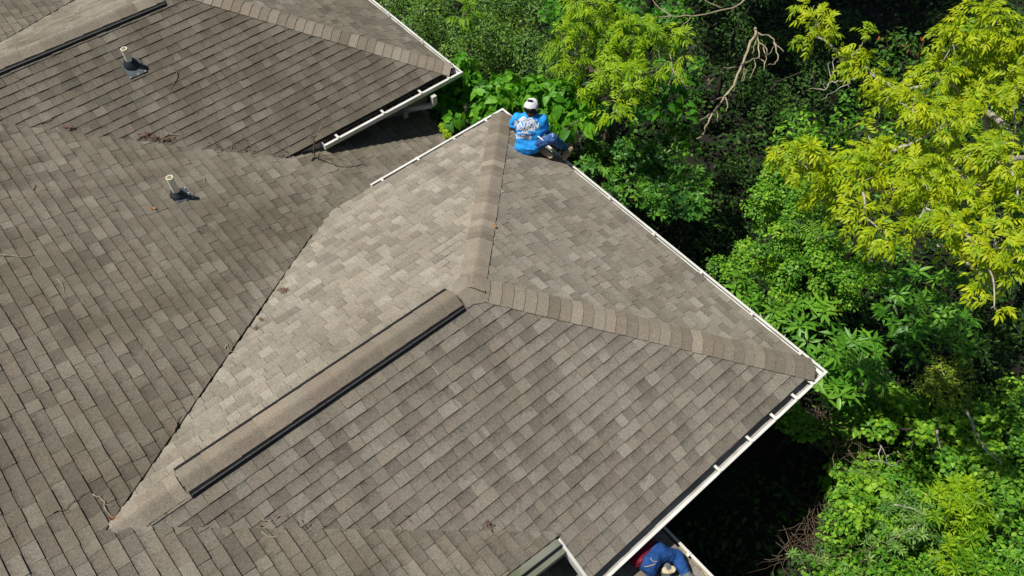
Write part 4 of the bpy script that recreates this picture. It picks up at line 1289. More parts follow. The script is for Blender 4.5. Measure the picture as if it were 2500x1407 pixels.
def skeleton(name, base, clumps, mat, parent, r0, rg, fork=.45, maxn=26, rmin=.006):
    """tapered trunk with limbs that reach into the clumps"""
    g = MB(); base = np.asarray(base, float)
    cen = np.mean([c for c, r in clumps], axis=0)
    top = base * (1 - .8) + cen * .8; top[2] = base[2] + (cen[2] - base[2]) * .8
    def curve(a, b, n, sag):
        pts = []
        side = unit(rg.normal(size=3)) * np.linalg.norm(b - a) * .10
        for i in range(n + 1):
            t = i / n
            pts.append(a + (b - a) * t + side * math.sin(math.pi * t) + np.array([0, 0, sag * math.sin(math.pi * t)]))
        return pts
    tr = curve(base, top, 8, 0)
    g.tube(tr, [r0 * (1 - .6 * i / 8) for i in range(9)], 9)
    nodes = [(p, 0) for p in tr[3:]]
    order = sorted(range(len(clumps)), key=lambda i: np.linalg.norm(clumps[i][0] - top))
    par, pos_ = {}, {}
    for i in order:
        c = clumps[i][0]; best = None
        for k, p in enumerate(tr[3:]):
            dd = np.linalg.norm(c - p) * 1.15
            if best is None or dd < best[0]: best = (dd, ('t', k + 3))
        for j_ in pos_:
            dd = np.linalg.norm(c - pos_[j_]) + .12 * np.linalg.norm(pos_[j_] - top)
            if dd < best[0]: best = (dd, ('c', j_))
        par[i] = best[1]; pos_[i] = c - np.array([0, 0, clumps[i][1] * .25])
    kids = {i: 0 for i in order}
    for i in reversed(order):
        if par[i][0] == 'c': kids[par[i][1]] += kids[i] + 1
    for i in order:
        c, r = clumps[i]
        a = tr[par[i][1]] if par[i][0] == 't' else pos_[par[i][1]]
        q = pos_[i]; l = np.linalg.norm(q - a)
        w = min(r0 * .55, rmin * (1.2 + .75 * math.sqrt(kids[i])))
        wa = w if par[i][0] == 't' else min(r0 * .55, rmin * (1.2 + .75 * math.sqrt(kids[par[i][1]])))
        wa = min(wa, w * 1.35)
        P_ = curve(a, q, 5, .10 * l)
        g.tube(P_, [wa + (w * .8 - wa) * k / 5 for k in range(6)], 6)
        for _ in range(3):
            b = q + unit(rg.normal(size=3) + UPV * .3) * r * .85
            g.tube(curve(q, b, 3, .02), [rmin * .9, rmin * .75, rmin * .6, rmin * .35], 4)
    return g.build(name, mat, parent, smooth=True)

G = {}
G['lime'] = leaf_mat('yellow_green_leaf', [(0, (.09, .23, .010)), (.35, (.26, .42, .010)), (.65, (.43, .54, .009)), (1, (.56, .62, .012))], .5, .3, .38, (1.1, 1.1, .4))
G['lime2'] = leaf_mat('lime_green_leaf', [(0, (.06, .20, .009)), (.4, (.21, .40, .010)), (1, (.44, .60, .015))], .5, .3, .38, (1.1, 1.15, .4))
G['fine'] = leaf_mat('small_shrub_leaf', [(0, (0.0351, 0.1141, 0.0211)), (0.5, (0.1141, 0.2545, 0.0351)), (1, (0.2633, 0.4388, 0.0527))], .5, .35, .3)
G['broad'] = leaf_mat('broad_heart_leaf', [(0, (0.0319, 0.145, 0.0145)), (0.5, (0.0798, 0.29, 0.0174)), (1, (0.1885, 0.464, 0.0261))], .5, .35, .36)
G['gloss'] = leaf_mat('glossy_dark_leaf', [(0, (0.021, 0.0963, 0.021)), (0.5, (0.0613, 0.2013, 0.0245)), (1, (0.175, 0.385, 0.035))], .42, .38, .28)
G['vine'] = leaf_mat('bright_vine_leaf', [(0, (0.045, 0.165, 0.015)), (0.5, (0.1275, 0.345, 0.021)), (1, (0.33, 0.555, 0.033))], .5, .35, .34)
G['palm'] = leaf_mat('whorled_leaf', [(0, (.03, .12, .012)), (.5, (.085, .265, .018)), (1, (.19, .42, .03))], .42, .4, .3)
G['mound'] = leaf_mat('olive_mound_leaf', [(0, (0.0625, 0.1375, 0.015)), (0.5, (0.175, 0.2875, 0.0225)), (1, (0.3375, 0.4, 0.0375))], .5, .35, .32)
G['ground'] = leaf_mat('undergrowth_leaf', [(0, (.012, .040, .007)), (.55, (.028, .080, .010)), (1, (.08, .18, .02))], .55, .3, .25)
G['narrow'] = leaf_mat('narrow_pale_leaf', [(0, (0.049, 0.154, 0.0308)), (0.5, (0.126, 0.28, 0.049)), (1, (0.28, 0.434, 0.084))], .5, .35, .3)
G['dry'] = leaf_mat('dry_leaf', [(0, (.10, .06, .03)), (.5, (.20, .12, .06)), (1, (.30, .20, .09))], .8, .1, .15)
G['red'] = leaf_mat('red_tinged_leaf', [(0, (.035, .12, .012)), (.75, (.10, .22, .018)), (.9, (.22, .12, .02)), (1, (.34, .05, .02))], .5, .35, .3)
rg = np.random.default_rng(5)
def tree(name, label, cat, clumps, base, mats, fol, r0, group=None, crown='crown', trunk='trunk', bark='bark', maxn=24):
    t = thing(name, label, cat, base, group)
    skeleton(trunk, base, clumps, M[bark], t, r0, rg, maxn=maxn)
    L = Leaves(); fol(L); L.build(crown, mats, t)
    return t
def under(clumps, dx=0, dy=0):
    c = np.mean([c for c, r in clumps], axis=0)
    return np.array([c[0] + dx, c[1] + dy, GZ - .08])
def tips_of(clumps, dens, low=-.25):
    out = []
    for c, r in clumps:
        p, d = clump_shell(c, r, max(2, int(dens * r * r)), rg, .7, low); out += list(zip(p, d))
    return out

# tall yellow-green tree at the right
c_lime = px_clumps([(2330,100,45),(2400,70,70),(2460,110,60),(2360,160,55),(2440,190,50),(2300,190,42),(2290,165,36),(2350,235,55),(2410,260,55),(2480,210,40),(2330,290,40),
 (2200,215,36),(2160,250,40),(2230,262,45),(2290,300,40),(1960,390,48),(1920,372,34),(2020,420,55),(2080,400,52),(2150,385,44),(2125,335,34),(2220,350,36),
 (2250,420,55),(2330,400,62),(2400,370,55),(2470,400,55),(2050,480,46),(2110,525,42),(2160,570,34),(2010,485,34),(2100,440,44),(2190,470,40),(2225,560,26),
 (2260,500,45),(2330,480,52),(2390,460,46),(2310,560,34),(2350,545,42),(2290,598,20),(2490,480,36),(2470,540,44),(2490,620,30),(2490,350,46),
 (2380,590,28),(2430,600,38),(2460,652,36),(2415,650,32),(2400,692,26),(2442,700,24),(2430,752,22),(2350,627,24),(2110,98,24),(2085,150,36),(2130,172,28),(2060,150,22),
 (1995,60,30),(1985,30,26),(2010,90,24),(1975,85,18)], 3.0, rg, .35)
tree('lime_tree', 'tall tree with drooping yellow-green leaves filling the upper right above the shrubs', 'tree', c_lime, atz(2640, 600, GZ - .1), G['lime'],
     lambda L: pinnate(L, tips_of([(c, r * 1.1) for c, r in c_lime], 330), .074, .026, .13, 3, rg, (.56, .25), .3, .25), .12, bark='palebark', maxn=30)
c_lime2 = px_clumps([(1430,20,46),(1400,60,34),(1480,40,48),(1390,100,36),(1450,110,50),(1510,90,55),(1560,80,46),(1610,90,40),(1590,130,44),(1510,160,50),(1440,170,38),(1400,150,34),(1370,120,24),
 (1530,200,44),(1480,195,30),(1570,180,34),(1482,242,26),(1505,272,36),(1550,240,34),(1600,170,26),(1650,145,24),(1660,90,28),(1420,205,20)], .9, rg, .3)
tree('lime_tree', 'smaller yellow-green tree rising behind the person on the roof edge', 'tree', c_lime2, under(c_lime2, .5, .8), G['lime2'],
     lambda L: pinnate(L, tips_of(c_lime2, 140), .105, .030, .18, 3, rg, (.60, .24), .3, .25), .13, maxn=20)
c_l3 = px_clumps([(1140,25,26),(1165,10,24),(1125,45,16),(1150,45,20)], .2, rg, .2)
tree('lime_sapling', 'small lime-green sapling standing among the fine-leaved shrubs beside the rear wing', 'sapling', c_l3, under(c_l3), G['lime2'],
     lambda L: pinnate(L, tips_of(c_l3, 80), .13, .038, .2, 3, rg, (.35, .2), .5, .3), .04, maxn=6)

# fine-leaved shrubs beside the rear wing
def shrub(name, label, cat, clumps, mat, fol, group=None, r0=.05, bark='darkbark', **k):
    return tree(name, label, cat, clumps, under(clumps), G[mat], fol, r0, group, 'foliage', 'stem', bark, 14)
cA = px_clumps([(960,0,36),(990,30,42),(1040,30,50),(1010,65,36),(1060,90,42),(1100,130,36),(1075,20,36),(1030,-20,50),(1085,55,36)], -1.3, rg, .45)
shrub('fine_leaved_shrub', 'fine-leaved green shrub against the gutter of the rear wing', 'shrub', cA, 'fine', lambda L: loose_leaves(L, cA, 'ovate', .085, .042, 900, rg, (.5, .22), up=.6))
cB = px_clumps([(1190,60,52),(1250,60,55),(1220,110,52),(1160,130,50),(1280,120,55),(1230,170,45),(1180,180,40),(1130,90,42),(1290,175,44),(1340,170,36),(1140,160,34)], -1.1, rg, .5)
shrub('fine_leaved_shrub', 'broad fine-leaved shrub with dark gaps behind the big heart-shaped leaves', 'shrub', cB, 'fine', lambda L: loose_leaves(L, cB, 'ovate', .09, .045, 900, rg, (.55, .22), up=.6))
cB2 = px_clumps([(1310,20,46),(1240,5,50),(1320,65,44),(1190,0,46),(1280,-20,50),(1345,105,36),(1330,140,30)], -1.1, rg, .5)
shrub('fine_leaved_shrub', 'fine-leaved shrub at the top edge left of the yellow-green tree', 'shrub', cB2, 'fine', lambda L: loose_leaves(L, cB2, 'ovate', .09, .045, 850, rg, (.45, .22), up=.6))

# big heart-shaped leaves along the eave
cH = px_clumps([(1090,215,40),(1150,222,46),(1210,240,48),(1265,275,44),(1100,255,28),(1235,205,34),(1180,275,36),(1130,150,26),(1112,170,30),(1150,185,30),(1215,295,30),(1060,240,20),(1105,290,20),(1170,305,22)], -.55, rg, .2)
shrub('heart_leaved_tree', 'young tree with big bright heart-shaped leaves between the two roof corners', 'tree', cH, 'broad', lambda L: loose_leaves(L, cH, 'heart', .25, .19, 240, rg, (.72, .2), up=.7, droop=.3, hang=.5), r0=.06, bark='bark')
cH2 = px_clumps([(1300,222,46),(1360,232,48),(1420,250,46),(1330,272,40),(1400,285,34),(1440,290,26),(1345,318,26),(1380,318,22),(1470,285,22),(1310,300,30)], -.3, rg, .2)
shrub('heart_leaved_tree', 'young tree with big heart-shaped leaves right behind the white-capped person', 'tree', cH2, 'broad', lambda L: loose_leaves(L, cH2, 'heart', .25, .19, 240, rg, (.72, .2), up=.7, droop=.3, hang=.5), r0=.06, bark='bark')
cH3 = px_clumps([(1560,255,40),(1610,275,34),(1645,235,38),(1655,200,30),(1590,215,30),(1680,280,24),(1545,285,26),(1620,160,26),(1350,30,34),(1370,60,28),(1380,20,28),(1540,20,34),(1580,40,28),(1630,40,30),(1400,190,24),(1470,150,24)], -.4, rg, .35)
shrub('broad_leaved_tree', 'broad-leaved dark green tree growing through the smaller yellow-green tree', 'tree', cH3, 'broad', lambda L: loose_leaves(L, cH3, 'heart', .20, .14, 150, rg, (.38, .2), up=.5, droop=.3), r0=.07, bark='bark')

# glossy dark bush at the hip end
cG = px_clumps([(1460,372,36),(1432,405,30),(1500,400,42),(1560,380,44),(1610,372,40),(1640,402,34),(1550,432,50),(1610,432,42),(1485,440,32),(1540,482,34),(1590,485,42),(1640,502,42),(1615,530,28),(1580,410,36),(1520,365,30)], -1.0, rg, .3)
shrub('glossy_bush', 'dark glossy-leaved bush against the gutter of the hip end', 'bush', cG, 'gloss', lambda L: rosettes(L, cG, 'ovate', 7, .115, .050, 170, rg, (.55, .22), .35, .1, outw=.5))
cG2 = px_clumps([(1692,440,34),(1660,452,28),(1712,452,22),(1700,478,26),(1700,505,28),(1690,512,30),(1720,430,16)], -1.2, rg, .2)
shrub('glossy_bush', 'small glossy bush right of the bigger dark glossy bush', 'bush', cG2, 'gloss', lambda L: rosettes(L, cG2, 'ovate', 7, .115, .050, 170, rg, (.68, .2), .35, .1, outw=.5))
cS = px_clumps([(1680,330,30),(1660,360,30),(1690,360,24),(1540,345,20),(1650,310,24),(1620,335,22),(1690,240,26),(1705,160,26),(1690,200,22),(1670,40,30),(1650,10,30)], -1.0, rg, .4)
shrub('vine_draped_shrub', 'loose vine-draped shrub left of the bare dead branch', 'shrub', cS, 'vine', lambda L: loose_leaves(L, cS, 'heart', .12, .095, 330, rg, (.35, .25), up=.5))

# vine-covered mound beyond the hip end
cV = fill([(1890,400),(1990,440),(2010,530),(2080,610),(2190,580),(2200,640),(2130,700),(2080,745),(1990,735),(1900,770),(1830,745),(1770,690),(1750,640),(1800,570),(1830,520),(1850,450)], 36, 33, lambda x, y: -1.2 - .0012 * (y - 400), rg, .4, drop=.10, hole=[(1795,560,30),(2060,560,30),(2140,640,20)])
shrub('vine_mound', 'bright green vine-covered mound just beyond the hip end gutter', 'vine', cV, 'vine', lambda L: (loose_leaves(L, cV, 'round', .062, .054, 1000, rg, (.55, .25), up=.75, droop=.1), loose_leaves(L, cV, 'ovate', .07, .034, 500, rg, (.55, .25), up=.6)), r0=.06)
cV2 = px_clumps([(1965,300,40),(2010,325,40),(2060,285,34),(1930,320,34),(1985,345,34),(2045,330,30),(1900,345,26),(1940,280,24),(2075,240,30),(2210,300,30),(2260,330,30),(2180,320,30),(2060,350,26),(2100,300,28),(2240,370,40),(2300,340,40),(2380,320,40),(2430,440,40),(2330,430,40),(2180,430,36),(2120,470,36),(2300,250,36),(2380,150,40),(2440,240,36),(2290,520,36),(2380,520,36),(2470,580,36),(2440,480,34)], 1.0, rg, .3)
shrub('leafy_shrub', 'mid-green leafy shrub half hidden under the left side of the tall yellow-green tree', 'shrub', cV2, 'vine', lambda L: loose_leaves(L, cV2, 'ovate', .11, .06, 420, rg, (.45, .25), up=.6), r0=.06)
cR = px_clumps([(2170,110,32),(2210,95,34),(2240,140,32),(2180,150,34),(2150,180,30),(2210,170,30),(2230,110,26),(2260,230,24)], 1.7, rg, .25)
shrub('red_tinged_shrub', 'leafy green and red-tinged sprays inside the tall yellow-green tree', 'shrub', cR, 'red', lambda L: loose_leaves(L, cR, 'ovate', .10, .055, 420, rg, (.45, .26), up=.6), r0=.06)

# whorled broad-leaved shrubs near the front corner
cP1 = px_clumps([(1800,702,26),(1830,742,30),(1880,790,36),(1860,830,26),(1905,850,24),(1790,680,20)], -1.1, rg, .15)
shrub('whorled_shrub', 'whorled-leaf shrub pressed against the hip end gutter below the vine mound', 'shrub', cP1, 'palm', lambda L: rosettes(L, cP1, 'ovate', 7, .20, .062, 62, rg, (.62, .18), .15, .3, outw=.4))
cP2 = px_clumps([(1950,785,40),(2000,765,36),(2030,822,42),(2000,860,46),(2060,872,50),(2120,852,44),(1950,870,36),(2050,932,38),(2105,915,42),(2140,925,34),(2030,965,30),(2000,905,40),(2080,960,30)], -1.2, rg, .3)
shrub('whorled_shrub', 'lush whorled-leaf shrub by the front gutter corner', 'shrub', cP2, 'palm', lambda L: rosettes(L, cP2, 'ovate', 7, .21, .062, 60, rg, (.60, .2), .15, .3, outw=.4))
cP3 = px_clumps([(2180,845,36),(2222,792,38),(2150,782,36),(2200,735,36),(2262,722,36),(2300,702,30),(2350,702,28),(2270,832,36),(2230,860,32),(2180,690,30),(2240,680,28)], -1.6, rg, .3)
shrub('whorled_shrub', 'shaded whorled-leaf shrub below the tall yellow-green tree', 'shrub', cP3, 'palm', lambda L: rosettes(L, cP3, 'ovate', 7, .22, .066, 56, rg, (.42, .2), .15, .3, outw=.4))  # leaf tint lowered, shade painted into the colour
cP4 = px_clumps([(2322,792,36),(2350,832,32),(2310,760,26),(2370,790,24),(2340,860,22)], -1.3, rg, .15)
shrub('whorled_shrub', 'sunlit clump of whorled leaves left of the hanging yellow-green tip', 'shrub', cP4, 'palm', lambda L: rosettes(L, cP4, 'ovate', 7, .22, .066, 60, rg, (.66, .18), .15, .3, outw=.4))  # leaf tint raised, sunlight painted into the colour
cM = px_clumps([(2300,905,44),(2340,930,40),(2270,940,36),(2310,965,40),(2350,890,26),(2345,970,30)], -1.5, rg, .15)
shrub('rounded_bush', 'rounded olive-green bush with small leaves below the whorled shrubs', 'bush', cM, 'mound', lambda L: loose_leaves(L, cM, 'ovate', .075, .042, 1100, rg, (.6, .22), up=.7))

# bottom right
cW = fill([(2060,985),(2200,960),(2270,990),(2350,985),(2420,1010),(2450,1110),(2400,1180),(2300,1120),(2230,1110),(2180,1060),(2060,1050)], 38, 34, -2.0, rg, .35, drop=.08, hole=[(2200,1085,24),(2340,1045,14)])
shrub('vine_mat', 'mat of round bright vine leaves sprawling below the olive-green bush', 'vine', cW, 'vine', lambda L: (loose_leaves(L, cW, 'round', .085, .078, 620, rg, (.55, .24), up=.8, droop=.08), loose_leaves(L, cW, 'heart', .12, .10, 120, rg, (.5, .24), up=.8)))
cW2 = fill([(1925,985),(1975,1005),(2000,1050),(1975,1080),(1930,1060),(1905,1030)], 26, 24, -1.9, rg, .25)
shrub('leafy_shrub', 'small bright leafy shrub tucked against the front gutter near its corner', 'shrub', cW2, 'vine', lambda L: loose_leaves(L, cW2, 'heart', .085, .07, 700, rg, (.6, .22), up=.8))
cW3 = fill([(2040,1130),(2120,1110),(2170,1150),(2290,1200),(2270,1290),(2160,1300),(2080,1260),(2030,1200)], 34, 30, -2.5, rg, .3, drop=.05)
shrub('vine_mat', 'bright round-leaved vines along the edge of the roof shadow', 'vine', cW3, 'vine', lambda L: (loose_leaves(L, cW3, 'heart', .10, .085, 520, rg, (.62, .22), up=.85, droop=.1), loose_leaves(L, cW3, 'lance', .10, .026, 420, rg, (.6, .2), up=.5)))
cN = fill([(2050,1265),(2150,1290),(2190,1340),(2150,1410),(1960,1440),(1930,1380),(1990,1320)], 34, 28, -2.8, rg, .25, drop=.12, hole=[(2015,1275,48),(2060,1350,46)])
shrub('narrow_leaved_shrub', 'grey-green narrow-leaved shrub near the bottom edge beside the dead brush', 'shrub', cN, 'narrow', lambda L: rosettes(L, cN, 'ovate', 8, .105, .028, 150, rg, (.5, .25), .5, .15, outw=.3))
cN2 = fill([(2140,1200),(2260,1180),(2300,1230),(2290,1330),(2200,1330),(2150,1280)], 34, 28, -2.3, rg, .3, drop=.05)
shrub('narrow_leaved_shrub', 'narrow-leaved shrub between the round-leaved vines and the lime-green shrub', 'shrub', cN2, 'narrow', lambda L: rosettes(L, cN2, 'ovate', 8, .11, .030, 140, rg, (.5, .25), .5, .15, outw=.3))
cL = fill([(2270,1190),(2350,1170),(2400,1240),(2420,1330),(2360,1410),(2290,1390),(2300,1290)], 36, 34, -1.9, rg, .3, drop=.05)
shrub('lime_shrub', 'lime-green shrub with narrow leaves near the bottom right corner', 'shrub', cL, 'lime2', lambda L: rosettes(L, cL, 'lance', 9, .13, .030, 150, rg, (.42, .22), .35, .25, outw=.4))
cE_ = fill([(2420,1180),(2520,1130),(2520,1420),(2400,1430),(2390,1350),(2440,1260)], 40, 38, -2.0, rg, .35, drop=.12, hole=[(2480,1290,30)])
shrub('leafy_shrub', 'mixed leafy shrub in the bottom right corner', 'shrub', cE_, 'vine', lambda L: (loose_leaves(L, cE_, 'round', .085, .075, 420, rg, (.42, .25), up=.7), rosettes(L, cE_, 'lance', 8, .12, .028, 70, rg, (.5, .22), .4, .2)))
cQ = fill([(2440,960),(2530,900),(2530,1140),(2470,1150),(2440,1080)], 38, 36, -1.7, rg, .4, drop=.2)
shrub('leafy_shrub', 'small-leaved shrub at the right edge above the bottom right corner', 'shrub', cQ, 'vine', lambda L: loose_leaves(L, cQ, 'round', .07, .062, 620, rg, (.45, .25), up=.7))
cX = fill([(2170,1330),(2290,1400),(2400,1400),(2430,1450),(2150,1450)], 38, 34, -2.6, rg, .3, drop=.1)
shrub('leafy_shrub', 'low mixed shrub along the bottom edge under the lime-green shrub', 'shrub', cX, 'vine', lambda L: (loose_leaves(L, cX, 'ovate', .10, .045, 420, rg, (.42, .25), up=.7), rosettes(L, cX, 'lance', 8, .12, .026, 80, rg, (.5, .2), .4, .2)))
cvp = [(1985,1045),(2080,990),(2250,940),(2420,960),(2530,900),(2530,1440),(1960,1440),(1975,1390),(2030,1300),(2050,1200),(2080,1150),(2010,1090)]
cv_ = fill(cvp, 38, 34, -2.75, rg, .3, drop=.06, hole=[(2180,1110,40),(2400,870,60),(2060,1330,26)])
L = Leaves()
loose_leaves(L, cv_, 'heart', .085, .07, 330, rg, (.40, .25), up=.75); loose_leaves(L, cv_, 'ovate', .075, .036, 330, rg, (.48, .25), up=.7)
tag(L.build('vine_cover', G['vine'], None), 'tangled green creepers covering the ground between the shrubs at the lower right', 'creepers', kind='stuff')
# shrubs deep in the wood, their shade put into a dark leaf colour
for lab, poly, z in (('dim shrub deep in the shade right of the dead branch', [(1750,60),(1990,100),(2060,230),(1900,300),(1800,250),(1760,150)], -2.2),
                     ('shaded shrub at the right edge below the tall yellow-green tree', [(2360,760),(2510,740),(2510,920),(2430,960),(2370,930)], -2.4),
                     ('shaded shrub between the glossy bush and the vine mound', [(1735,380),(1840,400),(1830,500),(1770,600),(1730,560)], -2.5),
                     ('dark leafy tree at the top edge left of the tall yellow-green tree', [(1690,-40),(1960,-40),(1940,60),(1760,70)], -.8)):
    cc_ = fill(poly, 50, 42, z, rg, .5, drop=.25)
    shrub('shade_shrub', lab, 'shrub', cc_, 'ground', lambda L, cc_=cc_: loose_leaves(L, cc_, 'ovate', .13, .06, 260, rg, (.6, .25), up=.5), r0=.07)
# low undergrowth over the whole wood floor
L = Leaves()
n = 190000
xs_ = rg.uniform(-4.0, 24, n); ys_ = rg.uniform(-9, 20, n)
keep = ~((xs_ < -.1) & (ys_ > -3.05)) & ~(xs_ < -2.9)
xs_, ys_ = xs_[keep], ys_[keep]
hump = np.array([mnoise.noise(Vector((x * .55, y * .55, 9))) + .5 * mnoise.noise(Vector((x * 1.4, y * 1.4, 2))) for x, y in zip(xs_, ys_)])
ok = (hump > -.42) | (rg.random(len(xs_)) < .25)
ok &= rg.random(len(xs_)) < np.where((xs_ < 1.6) & (ys_ < -2.6), .55, 1.0)
xs_, ys_, hump = xs_[ok], ys_[ok], hump[ok]; n = len(xs_)
zs_ = GZ + np.clip(.30 + hump * .65, .05, 1.0) * (1 - .75 * rg.random(n) ** 2)
nr = unit(UPV + rg.normal(size=(n, 3)) * .5); ax_ = unit(rg.normal(size=(n, 3)) * [1, 1, .25])
sc_ = rg.uniform(.55, 1.25, n); tt = np.clip(rg.normal(.5, .25, n) + hump * .25, 0, 1)
h_ = n // 2
L.add('ovate', np.stack([xs_, ys_, zs_], 1)[:h_], ax_[:h_], nr[:h_], .13 * sc_[:h_], .065 * sc_[:h_], tt[:h_], .2)
L.add('lance', np.stack([xs_, ys_, zs_], 1)[h_:], ax_[h_:], nr[h_:], .15 * sc_[h_:], .07 * sc_[h_:], tt[h_:], .2)
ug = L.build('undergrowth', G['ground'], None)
tag(ug, 'low dark leafy undergrowth covering the floor of the wood', 'undergrowth', kind='stuff')
L = Leaves(); n = 1800
xs_ = rg.uniform(-4, 22, n); ys_ = rg.uniform(-9, 18, n); kp = ~((xs_ < -.3) & (ys_ > -3)); xs_, ys_ = xs_[kp], ys_[kp]; n = len(xs_)
L.add('ovate', np.stack([xs_, ys_, np.full(n, GZ + .09) + rg.random(n) * .05], 1), unit(rg.normal(size=(n, 3)) * [1, 1, .1]), unit(UPV + rg.normal(size=(n, 3)) * .3), rg.uniform(.07, .12, n), rg.uniform(.03, .05, n), rg.random(n), .1)
tag(L.build('dry_leaves', G['dry'], None), 'dry brown leaves littering the floor of the wood', 'leaf litter', kind='stuff')
# tall dark tree added to shade the wood, its crown out of view above
tb = atz(1585, 110, GZ)
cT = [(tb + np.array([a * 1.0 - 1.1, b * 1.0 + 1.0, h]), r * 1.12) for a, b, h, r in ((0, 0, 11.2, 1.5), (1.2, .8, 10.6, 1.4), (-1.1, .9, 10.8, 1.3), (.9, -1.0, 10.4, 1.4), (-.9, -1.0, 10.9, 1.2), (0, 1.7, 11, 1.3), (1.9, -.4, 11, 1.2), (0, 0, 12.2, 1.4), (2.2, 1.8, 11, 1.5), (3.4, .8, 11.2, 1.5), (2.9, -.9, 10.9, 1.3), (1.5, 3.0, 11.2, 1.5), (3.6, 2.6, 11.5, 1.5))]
tree('shade_tree', 'added tall dark-trunked tree behind the smaller yellow-green tree, its unseen crown shading the wood', 'tree', cT, tb + [0, 0, -.1], G['broad'],
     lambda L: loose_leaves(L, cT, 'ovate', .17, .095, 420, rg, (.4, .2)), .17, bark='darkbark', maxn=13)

# bare dead branches
def dead(name, label, strokes, z, r, mat='deadwood', sl=0.0):
    rgd = random.Random(len(label)); g = MB()
    for si, st in enumerate(strokes):
        rr = r * (1 if si == 0 else (.55 if si < 4 else .38))
        pts = [atz(x, y, z + sl * k + rgd.uniform(-.05, .05)) for k, (x, y) in enumerate(st)]
        if si: pts[0] = atz(st[0][0], st[0][1], z)
        P_ = smooth_path(pts, rgd, .02)
        g.tube(P_, [rr * (1 - .65 * i / (len(P_) - 1)) for i in range(len(P_))], 6)
    return tag(g.build(name, M[mat], None, smooth=True), label, 'branch')
def c17(l): return [[(1700 + x / 2.814, y / 2.814) for x, y in st] for st in l]
dead('dead_branch', 'long bare tan dead branch hanging in front of the dark wood', c17([[(405,195),(410,225),(370,290),(340,380),(310,450),(270,550),(240,610),(180,690),(120,765),(80,850),(40,930),(0,955)],
  [(415,225),(450,242),(500,245),(535,285),(600,355)],[(420,232),(430,300),(430,400),(468,425),(462,485)],[(535,285),(548,340),(562,400),(540,442),(495,445)],[(430,395),(380,410),(330,440),(308,560)],[(400,415),(395,480),(370,540)],
  [(300,460),(250,465),(190,465)],[(225,640),(180,670),(92,698)],[(430,290),(470,320),(485,380),(520,340),(545,300)],[(415,240),(400,310),(382,370)],[(200,670),(215,740),(208,765)],[(110,770),(70,800),(20,835)],[(130,760),(150,800),(146,835)],[(460,320),(480,390),(470,440)],[(310,460),(350,480),(318,560)]]), -.6, .030)
dead('dead_branch', 'thin grey bare branch reaching left from the tall yellow-green tree', c17([[(1110,535),(1040,545),(1000,562),(930,562),(890,615),(840,612),(780,612)],[(1060,575),(990,600),(930,640),(860,686)],[(935,562),(915,500),(910,430)],[(935,540),(940,450),(935,390)],[(1070,485),(1000,485),(955,485)],[(1050,540),(1050,600),(1045,620)],[(890,615),(880,600),(860,575)]]), .6, .016, 'palebark')
dead('dead_branch', 'slim bare branches crossing in the top middle above the dark wood', [[(1830,-10),(1790,20),(1690,40),(1640,40),(1560,45)],[(1760,20),(1720,0),(1690,-20)],[(1640,40),(1600,10),(1580,-20)],[(1690,40),(1660,70),(1640,95)]], .6, .016, 'deadwood')
dead('dead_branch', 'thin bare twig curving down left of the long tan dead branch', [[(1635,130),(1640,165),(1668,205),(1700,222),(1725,212),(1745,190)],[(1668,205),(1690,240)],[(1645,170),(1625,230),(1620,260)]], -.3, .011)
def c27(l): return [[(1700 + x / 2.775, 900 + y / 2.775) for x, y in st] for st in l]
dead('dead_branch', 'curved pale bare stick standing out of the vines at the right', c27([[(1828,280),(1862,350),(1880,400),(1920,490),(1960,550),(2000,590),(2050,620),(2065,650)],[(1880,400),(1900,390)],[(2000,590),(2005,560)]]), -1.3, .020, 'palebark')
dead('dead_branch', 'short pale broken stem standing in the vine mat', c27([[(1632,420),(1635,470),(1650,540)],[(1640,500),(1655,495)]]), -1.6, .022, 'palebark')
dead('dead_branch', 'crossed dry stems in the dark gap of the vine mat', c27([[(1250,520),(1240,600),(1245,640)],[(1250,520),(1290,600),(1330,570)],[(1180,620),(1260,630),(1320,660),(1400,620)],[(1360,560),(1400,590),(1430,620)],[(1460,440),(1470,520),(1440,560)],[(1300,650),(1290,600)]]), -2.0, .010, 'palebark')
dead('dead_branch', 'pale dead stem leaning through the narrow-leaved shrub', c27([[(1340,925),(1420,940),(1500,970),(1530,985)],[(1420,940),(1410,900)],[(1520,1050),(1440,1100),(1330,1150),(1260,1180)]]), -1.8, .010, 'palebark')
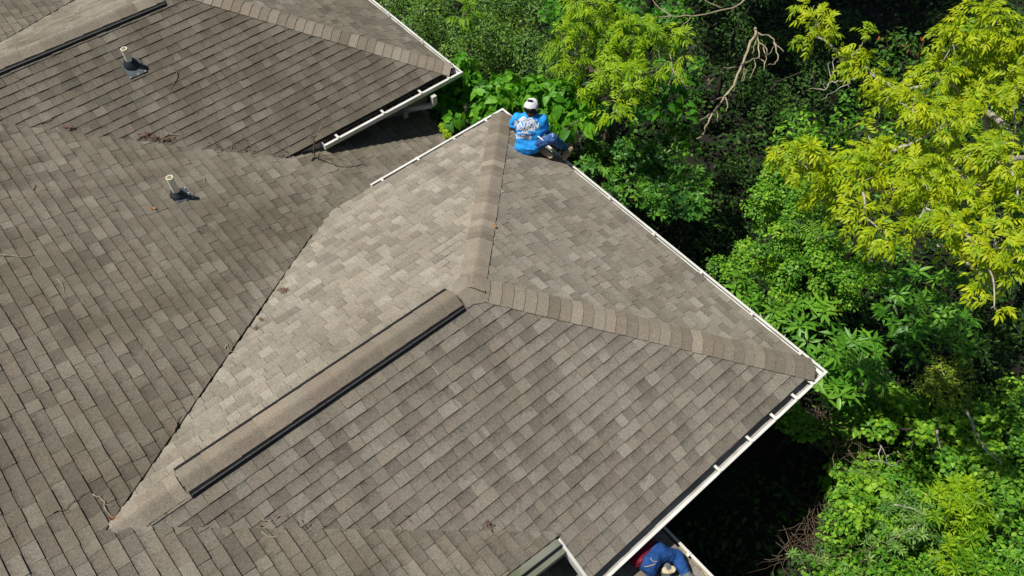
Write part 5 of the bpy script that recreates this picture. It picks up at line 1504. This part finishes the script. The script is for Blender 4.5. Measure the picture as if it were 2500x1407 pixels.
# dry brush heaps
def brush(label, poly_px, z, n, seed, mat='drybrush', r=.006):
    rgd = random.Random(seed); g = MB()
    for i in range(n):
        (x, y, s_) = rgd.choice(poly_px)
        p = atz(x + rgd.gauss(0, s_), y + rgd.gauss(0, s_), z + rgd.uniform(-.35, .25))
        a = rgd.uniform(0, 6.28); pts = [p]; d = np.array([math.cos(a), math.sin(a), rgd.uniform(-.2, .5)])
        for k in range(5):
            d = d + np.array([rgd.gauss(0, .35), rgd.gauss(0, .35), rgd.gauss(0, .25) - .08]); d /= np.linalg.norm(d)
            pts.append(pts[-1] + d * rgd.uniform(.06, .16))
        rr = r * rgd.uniform(.5, 1.3)
        g.tube(pts, [rr * (1 - .12 * k) for k in range(6)], 4, cap=False)
    return tag(g.build('dry_brush', M[mat], None, smooth=True), label, 'brush')
brush('tangled heap of dry brown brush at the edge of the roof shadow near the bottom', [(1985,1250,18),(2010,1235,18),(1960,1290,18),(1930,1330,14),(2030,1265,20),(2000,1285,22),(1915,1360,12)], -2.7, 75, 1, r=.0045)
brush('dry brown bramble stems below the whorled shrub at the front corner', [(2060,1015,22),(2100,1020,26),(2020,1010,18),(2000,1050,22),(2090,1050,24),(2050,1100,22)], -2.2, 130, 2)
brush('dry stems on the bare earth near the bottom edge', [(2030,1330,20),(2000,1350,18),(2050,1370,16)], -2.9, 60, 3)
# fern fronds
def fern(label, px, py, z, n, ln, ang, seed, name='fern'):
    rr = np.random.default_rng(seed); c = atz(px, py, z)
    t_ = thing(name, label, 'fern', c)
    for i in range(n):
        L = Leaves(); g = MB()
        a = ang + rr.uniform(-.9, .9); d = np.array([math.cos(a), math.sin(a), .35]); pts = []
        for k in range(15):
            t = k / 14; pts.append(c + d * ln * t - UPV * ln * .45 * t * t)
        P_, A_, N_, S_ = [], [], [], []
        for k in range(2, 15):
            t = k / 14; tg = unit(pts[k] - pts[k - 1]); sd = unit(np.cross(tg, UPV))
            for s_ in (1, -1): P_.append(pts[k]); A_.append(unit(sd * s_ + tg * .35)); N_.append(unit(UPV + rr.normal(size=3) * .1)); S_.append(ln * .15 * math.sin(math.pi * (t * .85 + .12)))
        S_ = np.array(S_); L.add('lance', np.array(P_), np.array(A_), np.array(N_), S_, S_ * .30, np.clip(rr.normal(.6, .15, len(P_)), 0, 1), .15)
        f = L.build('frond', G['vine'], t_)
        g.tube(pts, [.004] * 15, 4); mid = g.build('midrib', M['drybrush'], f)
fern('pale feathery fern fronds standing up on the right of the vine mound', 2125, 640, -1.0, 4, .75, 1.0, 3)
fern('feathery fronds at the top of the vine mound', 2010, 590, -.9, 3, .6, 1.6, 5)
# yellow-green weed growing on the low eave between the wings
cY = px_clumps([(1085,318,10),(1092,330,9),(1080,306,8)], -.62, rg, .03)
shrub('yellow_weed', 'small yellow-green weed growing at the low eave between the two wings', 'weed', cY, 'lime2', lambda L: loose_leaves(L, cY, 'ovate', .06, .035, 6000, rg, (.7, .2), up=.6), r0=.012)
